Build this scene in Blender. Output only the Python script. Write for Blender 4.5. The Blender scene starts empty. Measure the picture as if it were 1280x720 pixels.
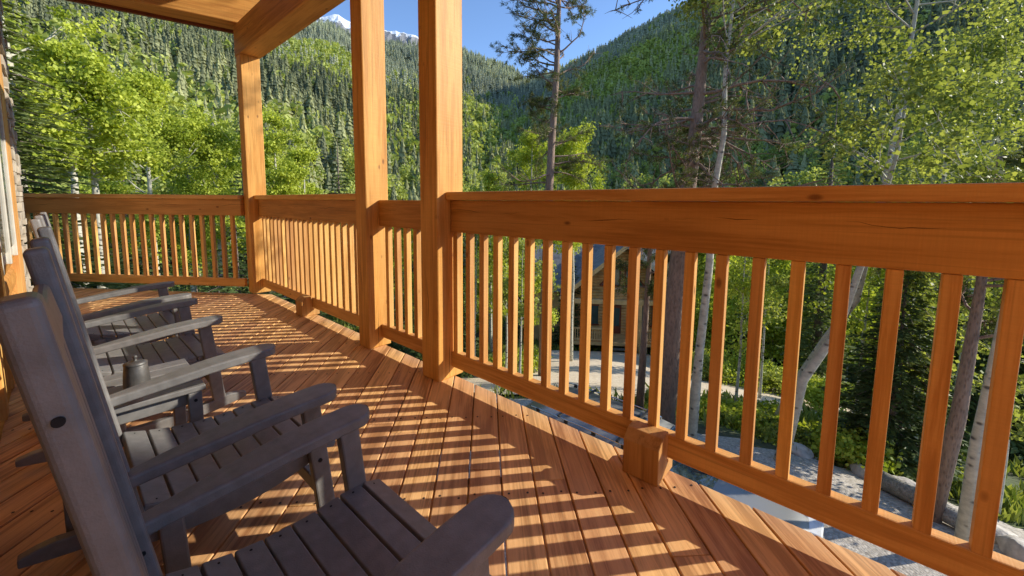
import bpy, bmesh, math, random
import numpy as np
from mathutils import Vector, Matrix
R = math.radians
S2 = math.sqrt(0.5)
scene = bpy.context.scene
col = scene.collection

# ------------------------------------------------------------------ materials
def newmat(name):
    m = bpy.data.materials.new(name); m.use_nodes = True
    nt = m.node_tree
    b = nt.nodes['Principled BSDF']
    return m, nt, b
def N(nt, typ, **kw):
    n = nt.nodes.new(typ)
    for k, v in kw.items():
        if k.startswith('i_'):
            key = k[2:]
            key = int(key) if key.isdigit() else key.replace('_', ' ')
            n.inputs[key].default_value = v
        else: setattr(n, k, v)
    return n
def L(nt, a, b): nt.links.new(a, b)
def ramp(nt, fac, stops):
    r = nt.nodes.new('ShaderNodeValToRGB')
    e = r.color_ramp.elements
    while len(e) < len(stops): e.new(0.5)
    for i, (p, c) in enumerate(stops):
        e[i].position = p; e[i].color = (*c, 1)
    L(nt, fac, r.inputs[0]); return r.outputs[0]
def mixc(nt, fac, a, b, mode='MIX'):
    n = nt.nodes.new('ShaderNodeMix'); n.data_type = 'RGBA'; n.blend_type = mode
    for i, v in ((0, fac), (6, a), (7, b)):
        if hasattr(v, 'is_linked') or isinstance(v, bpy.types.NodeSocket): L(nt, v, n.inputs[i])
        else: n.inputs[i].default_value = v if i == 0 else (*v, 1)
    return n.outputs[2]
def math_(nt, op, a, b=None, c=None, clamp=False):
    n = nt.nodes.new('ShaderNodeMath'); n.operation = op; n.use_clamp = clamp
    for i, v in enumerate((a, b, c)):
        if v is None: continue
        if isinstance(v, bpy.types.NodeSocket): L(nt, v, n.inputs[i])
        else: n.inputs[i].default_value = v
    return n.outputs[0]
def bump(nt, b, h, strength=0.3, dist=0.01):
    n = N(nt, 'ShaderNodeBump', i_Strength=strength, i_Distance=dist)
    L(nt, h, n.inputs['Height']); L(nt, n.outputs[0], b.inputs['Normal'])

def wood(name, axis='x', light=(.80, .45, .15), dark=(.60, .285, .075), rough=.55, crack=None, rand=True, saw=True, knots=1.0, island=False, spec=.3):
    m, nt, b = newmat(name)
    tc = N(nt, 'ShaderNodeTexCoord')
    oi = N(nt, 'ShaderNodeObjectInfo')
    if island:
        g = N(nt, 'ShaderNodeNewGeometry'); rnd = g.outputs['Random Per Island']
    else: rnd = oi.outputs['Random']
    off = N(nt, 'ShaderNodeCombineXYZ')
    for i, k in enumerate((37.0, 17.0, 53.0)): L(nt, math_(nt, 'MULTIPLY', rnd, k), off.inputs[i])
    add = N(nt, 'ShaderNodeVectorMath', operation='ADD')
    L(nt, tc.outputs['Object'], add.inputs[0]); L(nt, off.outputs[0], add.inputs[1])
    def mp(sl, sc):
        n = N(nt, 'ShaderNodeMapping')
        s = [sc, sc, sc]; s['xyz'.index(axis)] = sl
        n.inputs['Scale'].default_value = s
        L(nt, add.outputs[0], n.inputs[0]); return n.outputs[0]
    # growth bands
    n1 = N(nt, 'ShaderNodeTexNoise', i_Scale=1.0, i_Detail=4.0, i_Distortion=.6); L(nt, mp(1.2, 14), n1.inputs[0])
    n2 = N(nt, 'ShaderNodeTexNoise', i_Scale=1.0, i_Detail=6.0, i_Roughness=.7); L(nt, mp(4, 90), n2.inputs[0])
    n3 = N(nt, 'ShaderNodeTexNoise', i_Scale=2.2, i_Detail=3.0); L(nt, add.outputs[0], n3.inputs[0])
    f = math_(nt, 'ADD', math_(nt, 'MULTIPLY', n1.outputs[0], .6), math_(nt, 'MULTIPLY', n2.outputs[0], .4))
    c = ramp(nt, f, [(.36, tuple(v*.8 for v in dark)), (.44, dark), (.51, tuple(.35*q+.65*a for a, q in zip(light, dark))), (.60, light), (.68, tuple(min(.9, v*1.12) for v in light))])
    # thin dark streaks along the grain and blotchy weathering
    st_ = N(nt, 'ShaderNodeTexNoise', i_Scale=1.0, i_Detail=3.0); L(nt, mp(.9, 55), st_.inputs[0])
    c = mixc(nt, math_(nt, 'MULTIPLY', ramp_f(nt, st_.outputs[0], .58, .70), .55), c, tuple(v*.55 for v in dark))
    bl = N(nt, 'ShaderNodeTexNoise', i_Scale=1.0, i_Detail=6.0, i_Roughness=.7); L(nt, mp(1.6, 5), bl.inputs[0])
    c = mixc(nt, math_(nt, 'MULTIPLY', ramp_f(nt, bl.outputs[0], .5, .72), .35), c, tuple(v*.55 for v in light))
    c = mixc(nt, math_(nt, 'MULTIPLY', ramp_f(nt, n3.outputs[0], .4, .7), .35), c, tuple(v*.72 for v in light))
    # knots
    vo = N(nt, 'ShaderNodeTexVoronoi', i_Scale=1.0); L(nt, mp(4.2, 8.5), vo.inputs[0])
    kd = math_(nt, 'SUBTRACT', 1.0, ramp_f(nt, vo.outputs['Distance'], .05, .115))
    vc = N(nt, 'ShaderNodeSeparateColor'); L(nt, vo.outputs['Color'], vc.inputs[0])
    kk = math_(nt, 'MULTIPLY', kd, math_(nt, 'GREATER_THAN', vc.outputs[0], .55))
    c = mixc(nt, math_(nt, 'MULTIPLY', kk, .75*knots), c, (.13, .035, .008))
    # brightness per board
    val = math_(nt, 'ADD', math_(nt, 'MULTIPLY', rnd, .34), .84) if rand else math_(nt, 'ADD', 0, 1.0)
    hs = N(nt, 'ShaderNodeHueSaturation'); L(nt, val, hs.inputs['Value']); L(nt, c, hs.inputs['Color'])
    L(nt, math_(nt, 'ADD', math_(nt, 'MULTIPLY', vc.outputs[1], 0), math_(nt, 'ADD', math_(nt, 'MULTIPLY', rnd, .014 if rand else 0), .493 if rand else .503)), hs.inputs['Hue'])
    c = hs.outputs[0]
    h = math_(nt, 'ADD', math_(nt, 'MULTIPLY', n2.outputs[0], .6), math_(nt, 'MULTIPLY', kk, -.4))
    if saw:   # saw marks across the grain
        w = N(nt, 'ShaderNodeTexNoise', i_Scale=1.0, i_Detail=2.0); L(nt, mp(170, 3), w.inputs[0])
        h = math_(nt, 'ADD', h, math_(nt, 'MULTIPLY', w.outputs[0], .5))
        c = mixc(nt, math_(nt, 'MULTIPLY', ramp_f(nt, w.outputs[0], .35, .62), .16), c, tuple(v*.6 for v in light))
    if crack:
        sep = N(nt, 'ShaderNodeSeparateXYZ'); L(nt, tc.outputs['Object'], sep.inputs[0])
        for (ax, o, ph) in crack:
            ln = N(nt, 'ShaderNodeTexNoise', noise_dimensions='1D', i_Scale=1.3, i_Detail=5.0)
            L(nt, math_(nt, 'ADD', sep.outputs['XYZ'.index(axis.upper())], ph), ln.inputs['W'])
            dd = math_(nt, 'ABSOLUTE', math_(nt, 'SUBTRACT', math_(nt, 'SUBTRACT', sep.outputs[ax], o), math_(nt, 'MULTIPLY', math_(nt, 'SUBTRACT', ln.outputs[0], .5), .13)))
            wn = N(nt, 'ShaderNodeTexNoise', noise_dimensions='1D', i_Scale=2.1)
            L(nt, math_(nt, 'ADD', sep.outputs['XYZ'.index(axis.upper())], ph+5), wn.inputs['W'])
            wd = math_(nt, 'MULTIPLY', ramp_f(nt, wn.outputs[0], .48, .68), .0018)
            cr = math_(nt, 'LESS_THAN', dd, wd)
            c = mixc(nt, math_(nt, 'MULTIPLY', cr, .9), c, (.05, .012, .004))
    L(nt, c, b.inputs['Base Color'])
    b.inputs['Roughness'].default_value = rough
    b.inputs['Specular IOR Level'].default_value = spec
    bump(nt, b, h, .35, .004)
    return m
def ramp_f(nt, fac, a, b):
    n = N(nt, 'ShaderNodeMapRange'); n.inputs[1].default_value = a; n.inputs[2].default_value = b
    L(nt, fac, n.inputs[0]); return n.outputs[0]

W_X = wood('cedar_long', 'x')
W_BEAM = wood('cedar_rail_beam', 'x', rand=False, light=(.64, .31, .09), dark=(.47, .205, .05), crack=[(2, .03, 3.0)], knots=1.2)
W_Z = wood('cedar_upright', 'z')
W_POST = wood('cedar_post', 'z', rand=False, crack=[(1, .012, 0.0), (0, .02, 9.0)], light=(.80, .41, .11), dark=(.60, .26, .055))
W_HDR = wood('cedar_header', 'x', rand=False, light=(.68, .33, .085), dark=(.50, .21, .05), crack=[(2, -.03, 4.0), (2, .06, 12.0)])
W_DECK = wood('deck_boards', 'y', light=(.86, .50, .215), dark=(.46, .22, .08), rough=.5, island=True, saw=False, knots=.8, spec=.45)
W_END = wood('cedar_end', 'z', light=(.66, .37, .12), dark=(.5, .25, .07), saw=False)

def simple(name, c, rough=.5, metal=0, noise=None, spec=.5, bmp=None):
    m, nt, b = newmat(name)
    b.inputs['Roughness'].default_value = rough; b.inputs['Metallic'].default_value = metal
    b.inputs['Specular IOR Level'].default_value = spec
    tc = N(nt, 'ShaderNodeTexCoord')
    nz = N(nt, 'ShaderNodeTexNoise', i_Scale=(noise or (8, .1))[0], i_Detail=6.0); L(nt, tc.outputs['Object'], nz.inputs[0])
    a = (noise or (8, .1))[1]
    cc = ramp(nt, nz.outputs[0], [(.3, tuple(v*(1-a) for v in c)), (.7, tuple(min(1, v*(1+a)) for v in c))])
    L(nt, cc, b.inputs['Base Color'])
    if bmp:
        n2 = N(nt, 'ShaderNodeTexNoise', i_Scale=bmp[0], i_Detail=4.0); L(nt, tc.outputs['Object'], n2.inputs[0])
        bump(nt, b, n2.outputs[0], bmp[1], bmp[2])
    return m
M_CHAIR = simple('grey_poly_lumber', (.188, .180, .172), .40, noise=(30, .16), spec=.45, bmp=(320, .35, .002))
M_BOLT = simple('black_bolt', (.006, .006, .006), .8)
M_IRON = simple('dark_iron', (.10, .095, .09), .45, metal=.3, noise=(14, .5), bmp=(60, .3, .004))
M_CAR = simple('silver_car_paint', (.27, .27, .27), .3, metal=.35, noise=(2, .03))
M_GLASS = simple('dark_glass', (.02, .035, .05), .04, spec=.9)
M_RUBBER = simple('rubber', (.02, .02, .02), .7)
M_CHROME = simple('chrome', (.6, .6, .6), .15, metal=1)
M_LAMPW = simple('clear_lamp', (.75, .75, .72), .1)
M_LAMPR = simple('red_lamp', (.35, .01, .01), .15)
M_ROOF = simple('shingles', (.23, .215, .20), .9, noise=(3, .3), bmp=(12, .5, .03))
M_LOGS = simple('log_siding', (.80, .52, .24), .7, noise=(2, .25))  # log colour brightened so the unlit cabin front looks sunlit
M_TRIMW = simple('white_trim', (.55, .52, .45), .5)
M_DOOR = simple('red_door', (.22, .05, .025), .5)
M_WIN = simple('teal_glass', (.05, .10, .10), .08, spec=.9)
M_STEP = simple('grey_steps', (.20, .17, .14), .8)
M_CONC = simple('foundation', (.22, .21, .20), .9)

def bark(name, base, dark, sc=(9, 9, 3), spots=True, lo=.12, hi=.3):
    m, nt, b = newmat(name)
    tc = N(nt, 'ShaderNodeTexCoord')
    mpn = N(nt, 'ShaderNodeMapping'); mpn.inputs['Scale'].default_value = sc
    L(nt, tc.outputs['Object'], mpn.inputs[0])
    n1 = N(nt, 'ShaderNodeTexNoise', i_Scale=1.0, i_Detail=8.0, i_Roughness=.65); L(nt, mpn.outputs[0], n1.inputs[0])
    vo = N(nt, 'ShaderNodeTexVoronoi', i_Scale=.8 if spots else 2.5); L(nt, mpn.outputs[0], vo.inputs[0])
    sp = math_(nt, 'SUBTRACT', 1.0, ramp_f(nt, vo.outputs['Distance'], lo, hi))
    c = ramp(nt, n1.outputs[0], [(.32, tuple(v*.62 for v in base)), (.62, base)])
    c = mixc(nt, math_(nt, 'MULTIPLY', sp, .85 if spots else .5), c, dark)
    L(nt, c, b.inputs['Base Color']); b.inputs['Roughness'].default_value = .85
    bump(nt, b, math_(nt, 'SUBTRACT', n1.outputs[0], sp), .6, .02)
    return m
B_ASP = bark('aspen_bark', (.60, .57, .46), (.05, .045, .04), (7, 7, 11))
B_PINE = bark('pine_bark', (.34, .235, .175), (.09, .06, .05), (14, 14, 4), False, .05, .5)
B_SPR = bark('spruce_bark', (.2, .155, .13), (.06, .05, .045), (14, 14, 5), False, .05, .5)
B_LOG = bark('weathered_log', (.36, .33, .28), (.09, .08, .07), (3, 16, 16), False, .05, .5)

def leafmat(name, c0, c1, trans=.45, rough=.5, haze=0.0):
    m = bpy.data.materials.new(name); m.use_nodes = True; nt = m.node_tree
    nt.nodes.clear()
    out = N(nt, 'ShaderNodeOutputMaterial')
    at = N(nt, 'ShaderNodeAttribute', attribute_name='tint')
    c = ramp(nt, at.outputs['Fac'], [(0, c0), (1, c1)])
    d = N(nt, 'ShaderNodeBsdfPrincipled'); d.inputs['Roughness'].default_value = rough
    d.inputs['Specular IOR Level'].default_value = .12 if rough < .9 else .02
    L(nt, c, d.inputs['Base Color'])
    t = N(nt, 'ShaderNodeBsdfTranslucent')
    L(nt, mixc(nt, 1.0, c, (1.25, 1.2, .55), 'MULTIPLY'), t.inputs[0])
    mx = N(nt, 'ShaderNodeMixShader', i_Fac=trans)
    L(nt, d.outputs[0], mx.inputs[1]); L(nt, t.outputs[0], mx.inputs[2])
    L(nt, mx.outputs[0], out.inputs[0])
    return m
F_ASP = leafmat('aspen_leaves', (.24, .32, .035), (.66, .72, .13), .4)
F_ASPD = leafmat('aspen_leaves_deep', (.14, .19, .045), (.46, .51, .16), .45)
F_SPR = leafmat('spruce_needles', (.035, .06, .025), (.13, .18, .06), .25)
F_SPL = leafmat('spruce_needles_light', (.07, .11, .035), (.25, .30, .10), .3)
F_PIN = leafmat('pine_needles', (.05, .07, .025), (.20, .23, .08), .3)
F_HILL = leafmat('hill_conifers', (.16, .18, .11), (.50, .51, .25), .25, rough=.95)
F_HASP = leafmat('hill_aspens', (.27, .34, .08), (.56, .60, .18), .35)
F_GRASS = leafmat('low_plants', (.10, .15, .03), (.38, .42, .12), .35)

# ------------------------------------------------------------------ object helpers
def tag(o, label=None, cat=None, group=None, kind=None):
    if label: o['label'] = label
    if cat: o['category'] = cat
    if group: o['group'] = group
    if kind: o['kind'] = kind
    return o
def empty(name, loc=(0, 0, 0), rz=0, label=None, cat=None, group=None):
    o = bpy.data.objects.new(name, None); col.objects.link(o)
    o.empty_display_size = .2
    o.location = loc; o.rotation_euler = (0, 0, rz)
    return tag(o, label, cat, group)
def mobj(name, verts, faces, mat, parent=None, loc=(0, 0, 0), rot=(0, 0, 0), smooth=False, bev=0, seg=2):
    me = bpy.data.meshes.new(name); me.from_pydata([tuple(v) for v in verts], [], faces); me.update()
    if isinstance(mat, (list, tuple)):
        for m in mat: me.materials.append(m)
    else: me.materials.append(mat)
    if smooth: me.polygons.foreach_set('use_smooth', [True]*len(me.polygons))
    o = bpy.data.objects.new(name, me); col.objects.link(o)
    o.location = loc; o.rotation_euler = rot
    if parent: o.parent = parent
    if bev:
        md = o.modifiers.new('Bevel', 'BEVEL'); md.width = bev; md.segments = seg; md.limit_method = 'ANGLE'
        md.angle_limit = R(35)
        md.harden_normals = False
    return o
BOXF = [(0, 1, 3, 2), (4, 6, 7, 5), (0, 4, 5, 1), (2, 3, 7, 6), (0, 2, 6, 4), (1, 5, 7, 3)]
def boxv(cx, cy, cz, lx, ly, lz):
    return [(cx+i*lx/2, cy+j*ly/2, cz+k*lz/2) for i in (-1, 1) for j in (-1, 1) for k in (-1, 1)]
class MB:
    def __init__(s): s.v = []; s.f = []
    def add(s, vs, fs):
        o = len(s.v); s.v += [tuple(v) for v in vs]; s.f += [tuple(i+o for i in f) for f in fs]; return s
    def box(s, cx, cy, cz, lx, ly, lz, rot=None, about=None):
        vs = [Vector(v) for v in boxv(0, 0, 0, lx, ly, lz)]
        if rot: vs = [rot @ v for v in vs]
        return s.add([v+Vector((cx, cy, cz)) for v in vs], BOXF)
    def bar(s, a, b, w, h, up=(0, 0, 1)):
        a = Vector(a); b = Vector(b); d = (b-a); l = d.length; d.normalize()
        up = Vector(up); y = up.cross(d)
        if y.length < 1e-4: y = Vector((0, 1, 0)).cross(d)
        y.normalize(); z = d.cross(y)
        M = Matrix((d, y, z)).transposed()
        return s.box(*((a+b)/2), l, w, h, rot=M)
    def tube(s, pts, rad, n=8, cap=True):
        pts = [Vector(p) for p in pts]; vs = []; fs = []
        if not hasattr(rad, '__len__'): rad = [rad]*len(pts)
        prev = None
        for i, p in enumerate(pts):
            t = (pts[min(i+1, len(pts)-1)]-pts[max(i-1, 0)]).normalized()
            if prev is None:
                x = t.orthogonal().normalized()
            else:
                x = (prev - t*prev.dot(t)).normalized()
            prev = x; y = t.cross(x)
            for k in range(n):
                a = 2*math.pi*k/n
                vs.append(p+(x*math.cos(a)+y*math.sin(a))*rad[i])
        for i in range(len(pts)-1):
            for k in range(n):
                fs.append((i*n+k, i*n+(k+1) % n, (i+1)*n+(k+1) % n, (i+1)*n+k))
        if cap:
            fs.append(tuple(range(n-1, -1, -1))); fs.append(tuple((len(pts)-1)*n+k for k in range(n)))
        return s.add(vs, fs)
    def prism(s, poly, z0, z1, fn=None):      # poly in xy, extruded in z ; fn maps points
        n = len(poly)
        vs = [(x, y, z0) for x, y in poly]+[(x, y, z1) for x, y in poly]
        if fn: vs = [fn(*v) for v in vs]
        fs = [tuple(range(n-1, -1, -1)), tuple(range(n, 2*n))]+[(i, (i+1) % n, n+(i+1) % n, n+i) for i in range(n)]
        return s.add(vs, fs)
    def lathe(s, prof, n=28, c=(0, 0, 0)):
        vs = [(c[0]+r*math.cos(2*math.pi*k/n), c[1]+r*math.sin(2*math.pi*k/n), c[2]+z) for r, z in prof for k in range(n)]
        fs = [(i*n+k, i*n+(k+1) % n, (i+1)*n+(k+1) % n, (i+1)*n+k) for i in range(len(prof)-1) for k in range(n)]
        return s.add(vs, fs)
    def build(s, name, mat, parent=None, **kw): return mobj(name, s.v, s.f, mat, parent, **kw)
def board(name, lx, ly, lz, loc, mat, parent=None, rot=(0, 0, 0), bev=.004):
    return mobj(name, boxv(0, 0, 0, lx, ly, lz), BOXF, mat, parent, loc=loc, rot=rot, bev=bev)
def copy_tree(o, parent=None):
    c = o.copy(); col.objects.link(c); c.parent = parent
    for ch in list(o.children): copy_tree(ch, c)
    return c
def SD(s, d, z=0): return Vector((-s*S2+d*S2, s*S2+d*S2, z))
RZ_S = R(135)      # local x along the rail (s), local y = -d
def rl(s, d, z): return (s, -d, z)

# ------------------------------------------------------------------ terrain
EAZ = [-180, -120, -90, -60, -40, -30, -24, -20, -17.4, -13, -9, -3, 1, 4, 5.5, 7, 10, 16.6, 19.4, 26, 31, 40, 50, 58, 64, 70, 85, 120, 180]
EEL = [8, 8, 14, 23, 23.5, 22.5, 21.3, 21.6, 20.7, 20.5, 20.8, 20.4, 19.2, 18.3, 17.0, 17.3, 18.2, 20.6, 21.8, 23.6, 25.2, 26, 24, 18, 12, 9, 6, 6, 8]
def ridge(az):
    E = np.interp(az, EAZ, EEL)
    Rr = np.interp(az, [-180, -60, -20, 2, 7, 14, 30, 60, 90, 180], [700, 640, 720, 820, 640, 470, 400, 420, 600, 700])
    return E, Rr
def hnoise(x, y):
    return (np.sin(x*.021+1.3*np.sin(y*.013))*np.cos(y*.017+.8)+.5*np.sin(x*.047+y*.031+1)+.3*np.sin(x*.09-y*.11+2))
def ground(x, y):
    x = np.asarray(x, float); y = np.asarray(y, float)
    r = np.hypot(x, y); az = np.degrees(np.arctan2(x, y))
    t = np.clip((az+28)/26, 0, 1); t = t*t*(3-2*t)
    t2 = np.clip((az-70)/40, 0, 1); t = t*(1-t2*t2*(3-2*t2))
    zl = -3.6+0*r
    zr = -4.1-.27*np.clip(r-9.5, 0, 21)-.03*np.clip(r-30.5, 0, 40)
    k = np.clip((r-4)/6, 0, 1)
    z0 = zl*(1-t)+zr*t
    z0 = z0*k+(-4.1)*(1-k)
    z0 = z0+.10*np.sin(x*.7+1)*np.sin(y*.6)*np.clip((r-9)/8, 0, 1)
    E, Rr = ridge(az)
    q = np.clip((r-62)/(Rr-62), 0, 1.25)
    top = 1.2+Rr*np.tan(np.radians(E))-9
    h = np.where(q < 1, q**1.12, 1-(q-1)*.5)
    hz = z0+(top-z0)*h+hnoise(x, y)*9*np.clip(q, 0, 1)*np.clip((1-q)*6, 0, 1)
    return np.where(r > 62, hz, z0)
azs = np.concatenate([np.arange(-180, -60, 4), np.arange(-60, 62, 1.0), np.arange(62, 180, 4)])
rs = np.concatenate([[0.01], np.arange(2, 20, 1.0), np.arange(20, 62, 3), np.arange(62, 220, 12), np.arange(220, 1050, 22), [1300, 1800]])
A, RR = np.meshgrid(np.radians(azs), rs)
X = RR*np.sin(A); Y = RR*np.cos(A); Z = ground(X, Y)
nA, nR = len(azs), len(rs)
vv = np.stack([X, Y, Z], -1).reshape(-1, 3)
ff = [(i*nA+k, i*nA+(k+1) % nA, (i+1)*nA+(k+1) % nA, (i+1)*nA+k) for i in range(nR-1) for k in range(nA)]
def ground_mat():
    m, nt, b = newmat('forest_floor')
    tc = N(nt, 'ShaderNodeTexCoord')
    n1 = N(nt, 'ShaderNodeTexNoise', i_Scale=.35, i_Detail=8.0); L(nt, tc.outputs['Object'], n1.inputs[0])
    n2 = N(nt, 'ShaderNodeTexNoise', i_Scale=6.0, i_Detail=8.0); L(nt, tc.outputs['Object'], n2.inputs[0])
    c = ramp(nt, n1.outputs[0], [(.38, (.10, .085, .05)), (.5, (.07, .09, .03)), (.62, (.10, .14, .035))])
    c = mixc(nt, math_(nt, 'MULTIPLY', n2.outputs[0], .6), c, (.05, .05, .03))
    L(nt, c, b.inputs['Base Color']); b.inputs['Roughness'].default_value = .95
    bump(nt, b, n2.outputs[0], .8, .08); return m
g = mobj('ground', vv, ff, ground_mat(), smooth=True); tag(g, kind='structure')

def sheet(name, pts, mat, dz=.03, step=.5, rough=0):    # terrain-hugging patch inside a polygon
    xs = [p[0] for p in pts]; ys = [p[1] for p in pts]
    def inside(x, y):
        c = False; n = len(pts)
        for i in range(n):
            (x1, y1), (x2, y2) = pts[i], pts[(i+1) % n]
            if (y1 > y) != (y2 > y) and x < (x2-x1)*(y-y1)/(y2-y1)+x1: c = not c
        return c
    vs = []; fs = []; idx = {}
    gx = np.arange(min(xs), max(xs)+step, step); gy = np.arange(min(ys), max(ys)+step, step)
    for i, x in enumerate(gx):
        for j, y in enumerate(gy):
            if inside(x+step/2, y+step/2):
                q = []
                for a, b_ in ((0, 0), (1, 0), (1, 1), (0, 1)):
                    k = (i+a, j+b_)
                    if k not in idx:
                        idx[k] = len(vs); xx = x+a*step; yy = y+b_*step
                        vs.append((xx, yy, float(ground(xx, yy))+dz))
                    q.append(idx[k])
                fs.append(tuple(q))
    o = mobj(name, vs, fs, mat, smooth=True); return tag(o, kind='structure')
def stone_mat(name, c0, c1, sc, bs=.6):
    m, nt, b = newmat(name)
    tc = N(nt, 'ShaderNodeTexCoord')
    vo = N(nt, 'ShaderNodeTexVoronoi', i_Scale=sc); L(nt, tc.outputs['Object'], vo.inputs[0])
    n1 = N(nt, 'ShaderNodeTexNoise', i_Scale=.8, i_Detail=5.0); L(nt, tc.outputs['Object'], n1.inputs[0])
    s = N(nt, 'ShaderNodeSeparateColor'); L(nt, vo.outputs['Color'], s.inputs[0])
    c = ramp(nt, s.outputs[0], [(0, c0), (1, c1)])
    c = mixc(nt, math_(nt, 'MULTIPLY', n1.outputs[0], .5), c, tuple(v*.6 for v in c0))
    L(nt, c, b.inputs['Base Color']); b.inputs['Roughness'].default_value = .95
    bump(nt, b, math_(nt, 'SUBTRACT', 1, vo.outputs['Distance']), bs, 1/sc*.4); return m
M_GRAV = stone_mat('gravel', (.34, .30, .25), (.72, .65, .56), 26)
M_DIRT = stone_mat('dirt_drive', (.60, .48, .34), (.78, .66, .48), 10, .3)
# gravel parking beneath the deck, driveway beyond
sheet('gravel_parking', [(-3, 12.5), (-5, 6), (-4, 1), (2, -6), (14, -6), (12.2, 4.2), (8.4, 7.3), (5.2, 8.6), (2.8, 10.4)], M_GRAV, .05)
sheet('driveway', [(-3, 12.0), (3.8, 11.2), (6.0, 12.8), (9.4, 12.6), (13, 11.5), (24, 10.5), (34, 14), (33, 18.5), (22, 15.5), (14.5, 15.4), (12.3, 19), (12, 25), (4, 25), (1.5, 18)], M_DIRT, .06)
M_GRASS = simple('grass_turf', (.13, .17, .05), .95, noise=(2, .4), bmp=(9, .8, .05))

# ------------------------------------------------------------------ deck
bp = .1416
NF = Vector((.1628, .9867)); CF = 4.70          # far edge: NF.p <= CF
def halfplanes(poly, planes):
    for (a, b_, c_) in planes:   # keep a x + b y <= c
        out = []
        for i in range(len(poly)):
            p, q = poly[i], poly[(i+1) % len(poly)]
            fp = a*p[0]+b_*p[1]-c_; fq = a*q[0]+b_*q[1]-c_
            if fp <= 0: out.append(p)
            if (fp < 0 < fq) or (fq < 0 < fp):
                t = fp/(fp-fq); out.append((p[0]+(q[0]-p[0])*t, p[1]+(q[1]-p[1])*t))
        poly = out
        if not poly: return []
    return poly
mb = MB()
dp = [(S2, S2, 1.752), (-S2, -S2, .262), (NF.x, NF.y, CF)]
rng = random.Random(4)
k0 = int(-7/bp)
for k in range(k0, int(6/bp)):
    x0 = .072+k*bp+.0035; x1 = x0+bp-.007
    pl = halfplanes([(x0, -3), (x1, -3), (x1, 8), (x0, 8)], dp)
    if len(pl) >= 3:
        # butt joints at random places
        ys = sorted(p[1] for p in pl); cut = rng.uniform(ys[0]+1, ys[-1]-.6) if ys[-1]-ys[0] > 2.6 else None
        for (pp) in ([halfplanes(pl, [(0, 1, cut-.0015)]), halfplanes(pl, [(0, -1, -cut-.0015)])] if cut else [pl]):
            if len(pp) >= 3: mb.prism(pp, -.036, rng.uniform(-.001, .001))
deck = mb.build('deck_boards', W_DECK, bev=.0035)
tag(deck, 'reddish brown plank deck floor with diagonal boards', 'deck', kind=None)
deck.name = 'deck'
# nails as part
mb = MB()
for jy in np.arange(-.3, 6.0, .61):
    for k in range(k0, int(6/bp)):
        for dx in (.028, bp-.036):
            x = .072+k*bp+dx; y = jy+rng.uniform(-.012, .012)
            if x*S2+y*S2 < 1.72 and -(x+y)*S2 < .24 and NF.x*x+NF.y*y < CF-.03:
                mb.lathe([(0, .002), (.0045, .002), (.0052, .0008)], 8, (x, y, 0))
nails = mb.build('nail_heads', simple('nail', (.03, .02, .015), .6), deck); nails['kind'] = 'stuff'
mb = MB()
W_JOIST = wood('joist_wood', 'x', light=(.25, .13, .05), dark=(.15, .07, .03))
for jy in np.arange(-2.6, 5.2, .61):
    xl = max(-7.5, -jy-.24/S2); xr = min(5, 1.70/S2-jy)
    if NF.x*xl+NF.y*jy < CF: 
        xr2 = min(xr, (CF-.05-NF.y*jy)/NF.x) 
        if xr2 > xl: mb.box((xl+xr2)/2, jy, -.16, xr2-xl, .045, .24)
mb.build('joist', W_JOIST, deck)
mb = MB(); mb.bar(SD(-3, 1.70, -.16), SD(6, 1.70, -.16), .05, .24); mb.build('rim_beam', W_JOIST, deck)
for s_ in (-2.4, .9, 4.4):
    mb = MB(); mb.bar(SD(s_, 1.45, -4.4), SD(s_, 1.45, -.29), .18, .18, up=(1, 1, 0)); mb.build('support_post', W_Z, deck)
for p in ((-5.6, 5.3), (-4.2, 5.1)):
    mb = MB(); mb.bar((*p, -4.4), (*p, -.29), .18, .18, up=(1, 0, 0)); mb.build('support_post', W_Z, deck)

# ------------------------------------------------------------------ posts, header beams and roof
def post(s0, s1, d0, d1, z1, label, name='porch_post'):
    o = board(name, s1-s0, d1-d0, z1, SD((s0+s1)/2, (d0+d1)/2, z1/2+.001), W_POST, rot=(0, 0, RZ_S), bev=.008)
    return tag(o, label, 'post', 'square timber posts carrying the porch roof')
ZB = 2.98
post(2.036, 2.216, 1.60, 1.82, ZB, 'square cedar porch post nearest the camera, with long vertical crack')
post(2.925, 3.09, 1.60, 1.80, ZB, 'middle cedar porch post between the capped rail and the short rail')
post(5.82, 6.0, 1.60, 1.81, ZB, 'corner cedar porch post where the far railing meets the long one')
hb = board('roof_beam', 7.4, .235, .37, SD(6.03-3.7, 1.712, ZB+.186), W_HDR, rot=(0, 0, RZ_S), bev=.012)
tag(hb, 'heavy cracked timber beam lying across the tops of the porch posts', 'beam')
# gouges on the inner face of the beam
e = Vector((-.865, -.5, 0)).normalized(); en = Vector((-.5, .865, 0)).normalized()
T2 = Vector((-3.00, 5.30, 0))
tb_len = 3.3; c = T2+e*(tb_len/2-.35)+en*.15; c.z = 3.353+.24
tb = board('tie_beam', tb_len, .29, .48, c, W_HDR, rot=(0, 0, math.atan2(e.y, e.x)), bev=.01)
tag(tb, 'sunlit tie beam running from the corner post back to the house', 'beam')
c2 = T2+e*(tb_len/2-.35)+en*.328; c2.z = 3.353+.02
fb = board('fascia_trim', tb_len, .05, .10, Vector((c2.x, c2.y, c2.z-.0)), simple('dark_red_trim', (.16, .04, .015), .5), rot=(0, 0, math.atan2(e.y, e.x)))
tag(fb, 'thin dark red fascia board along the outer edge of the tie beam', 'trim board')
roof = empty('porch_roof', (0, 0, 0), 0, 'stained plank porch roof above the header beams', 'roof')
rv = [SD(-4, -.6, 4.25), SD(6.6, -.6, 4.25), SD(6.6, 2.18, 4.15), SD(-4, 2.18, 4.15)]
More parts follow.
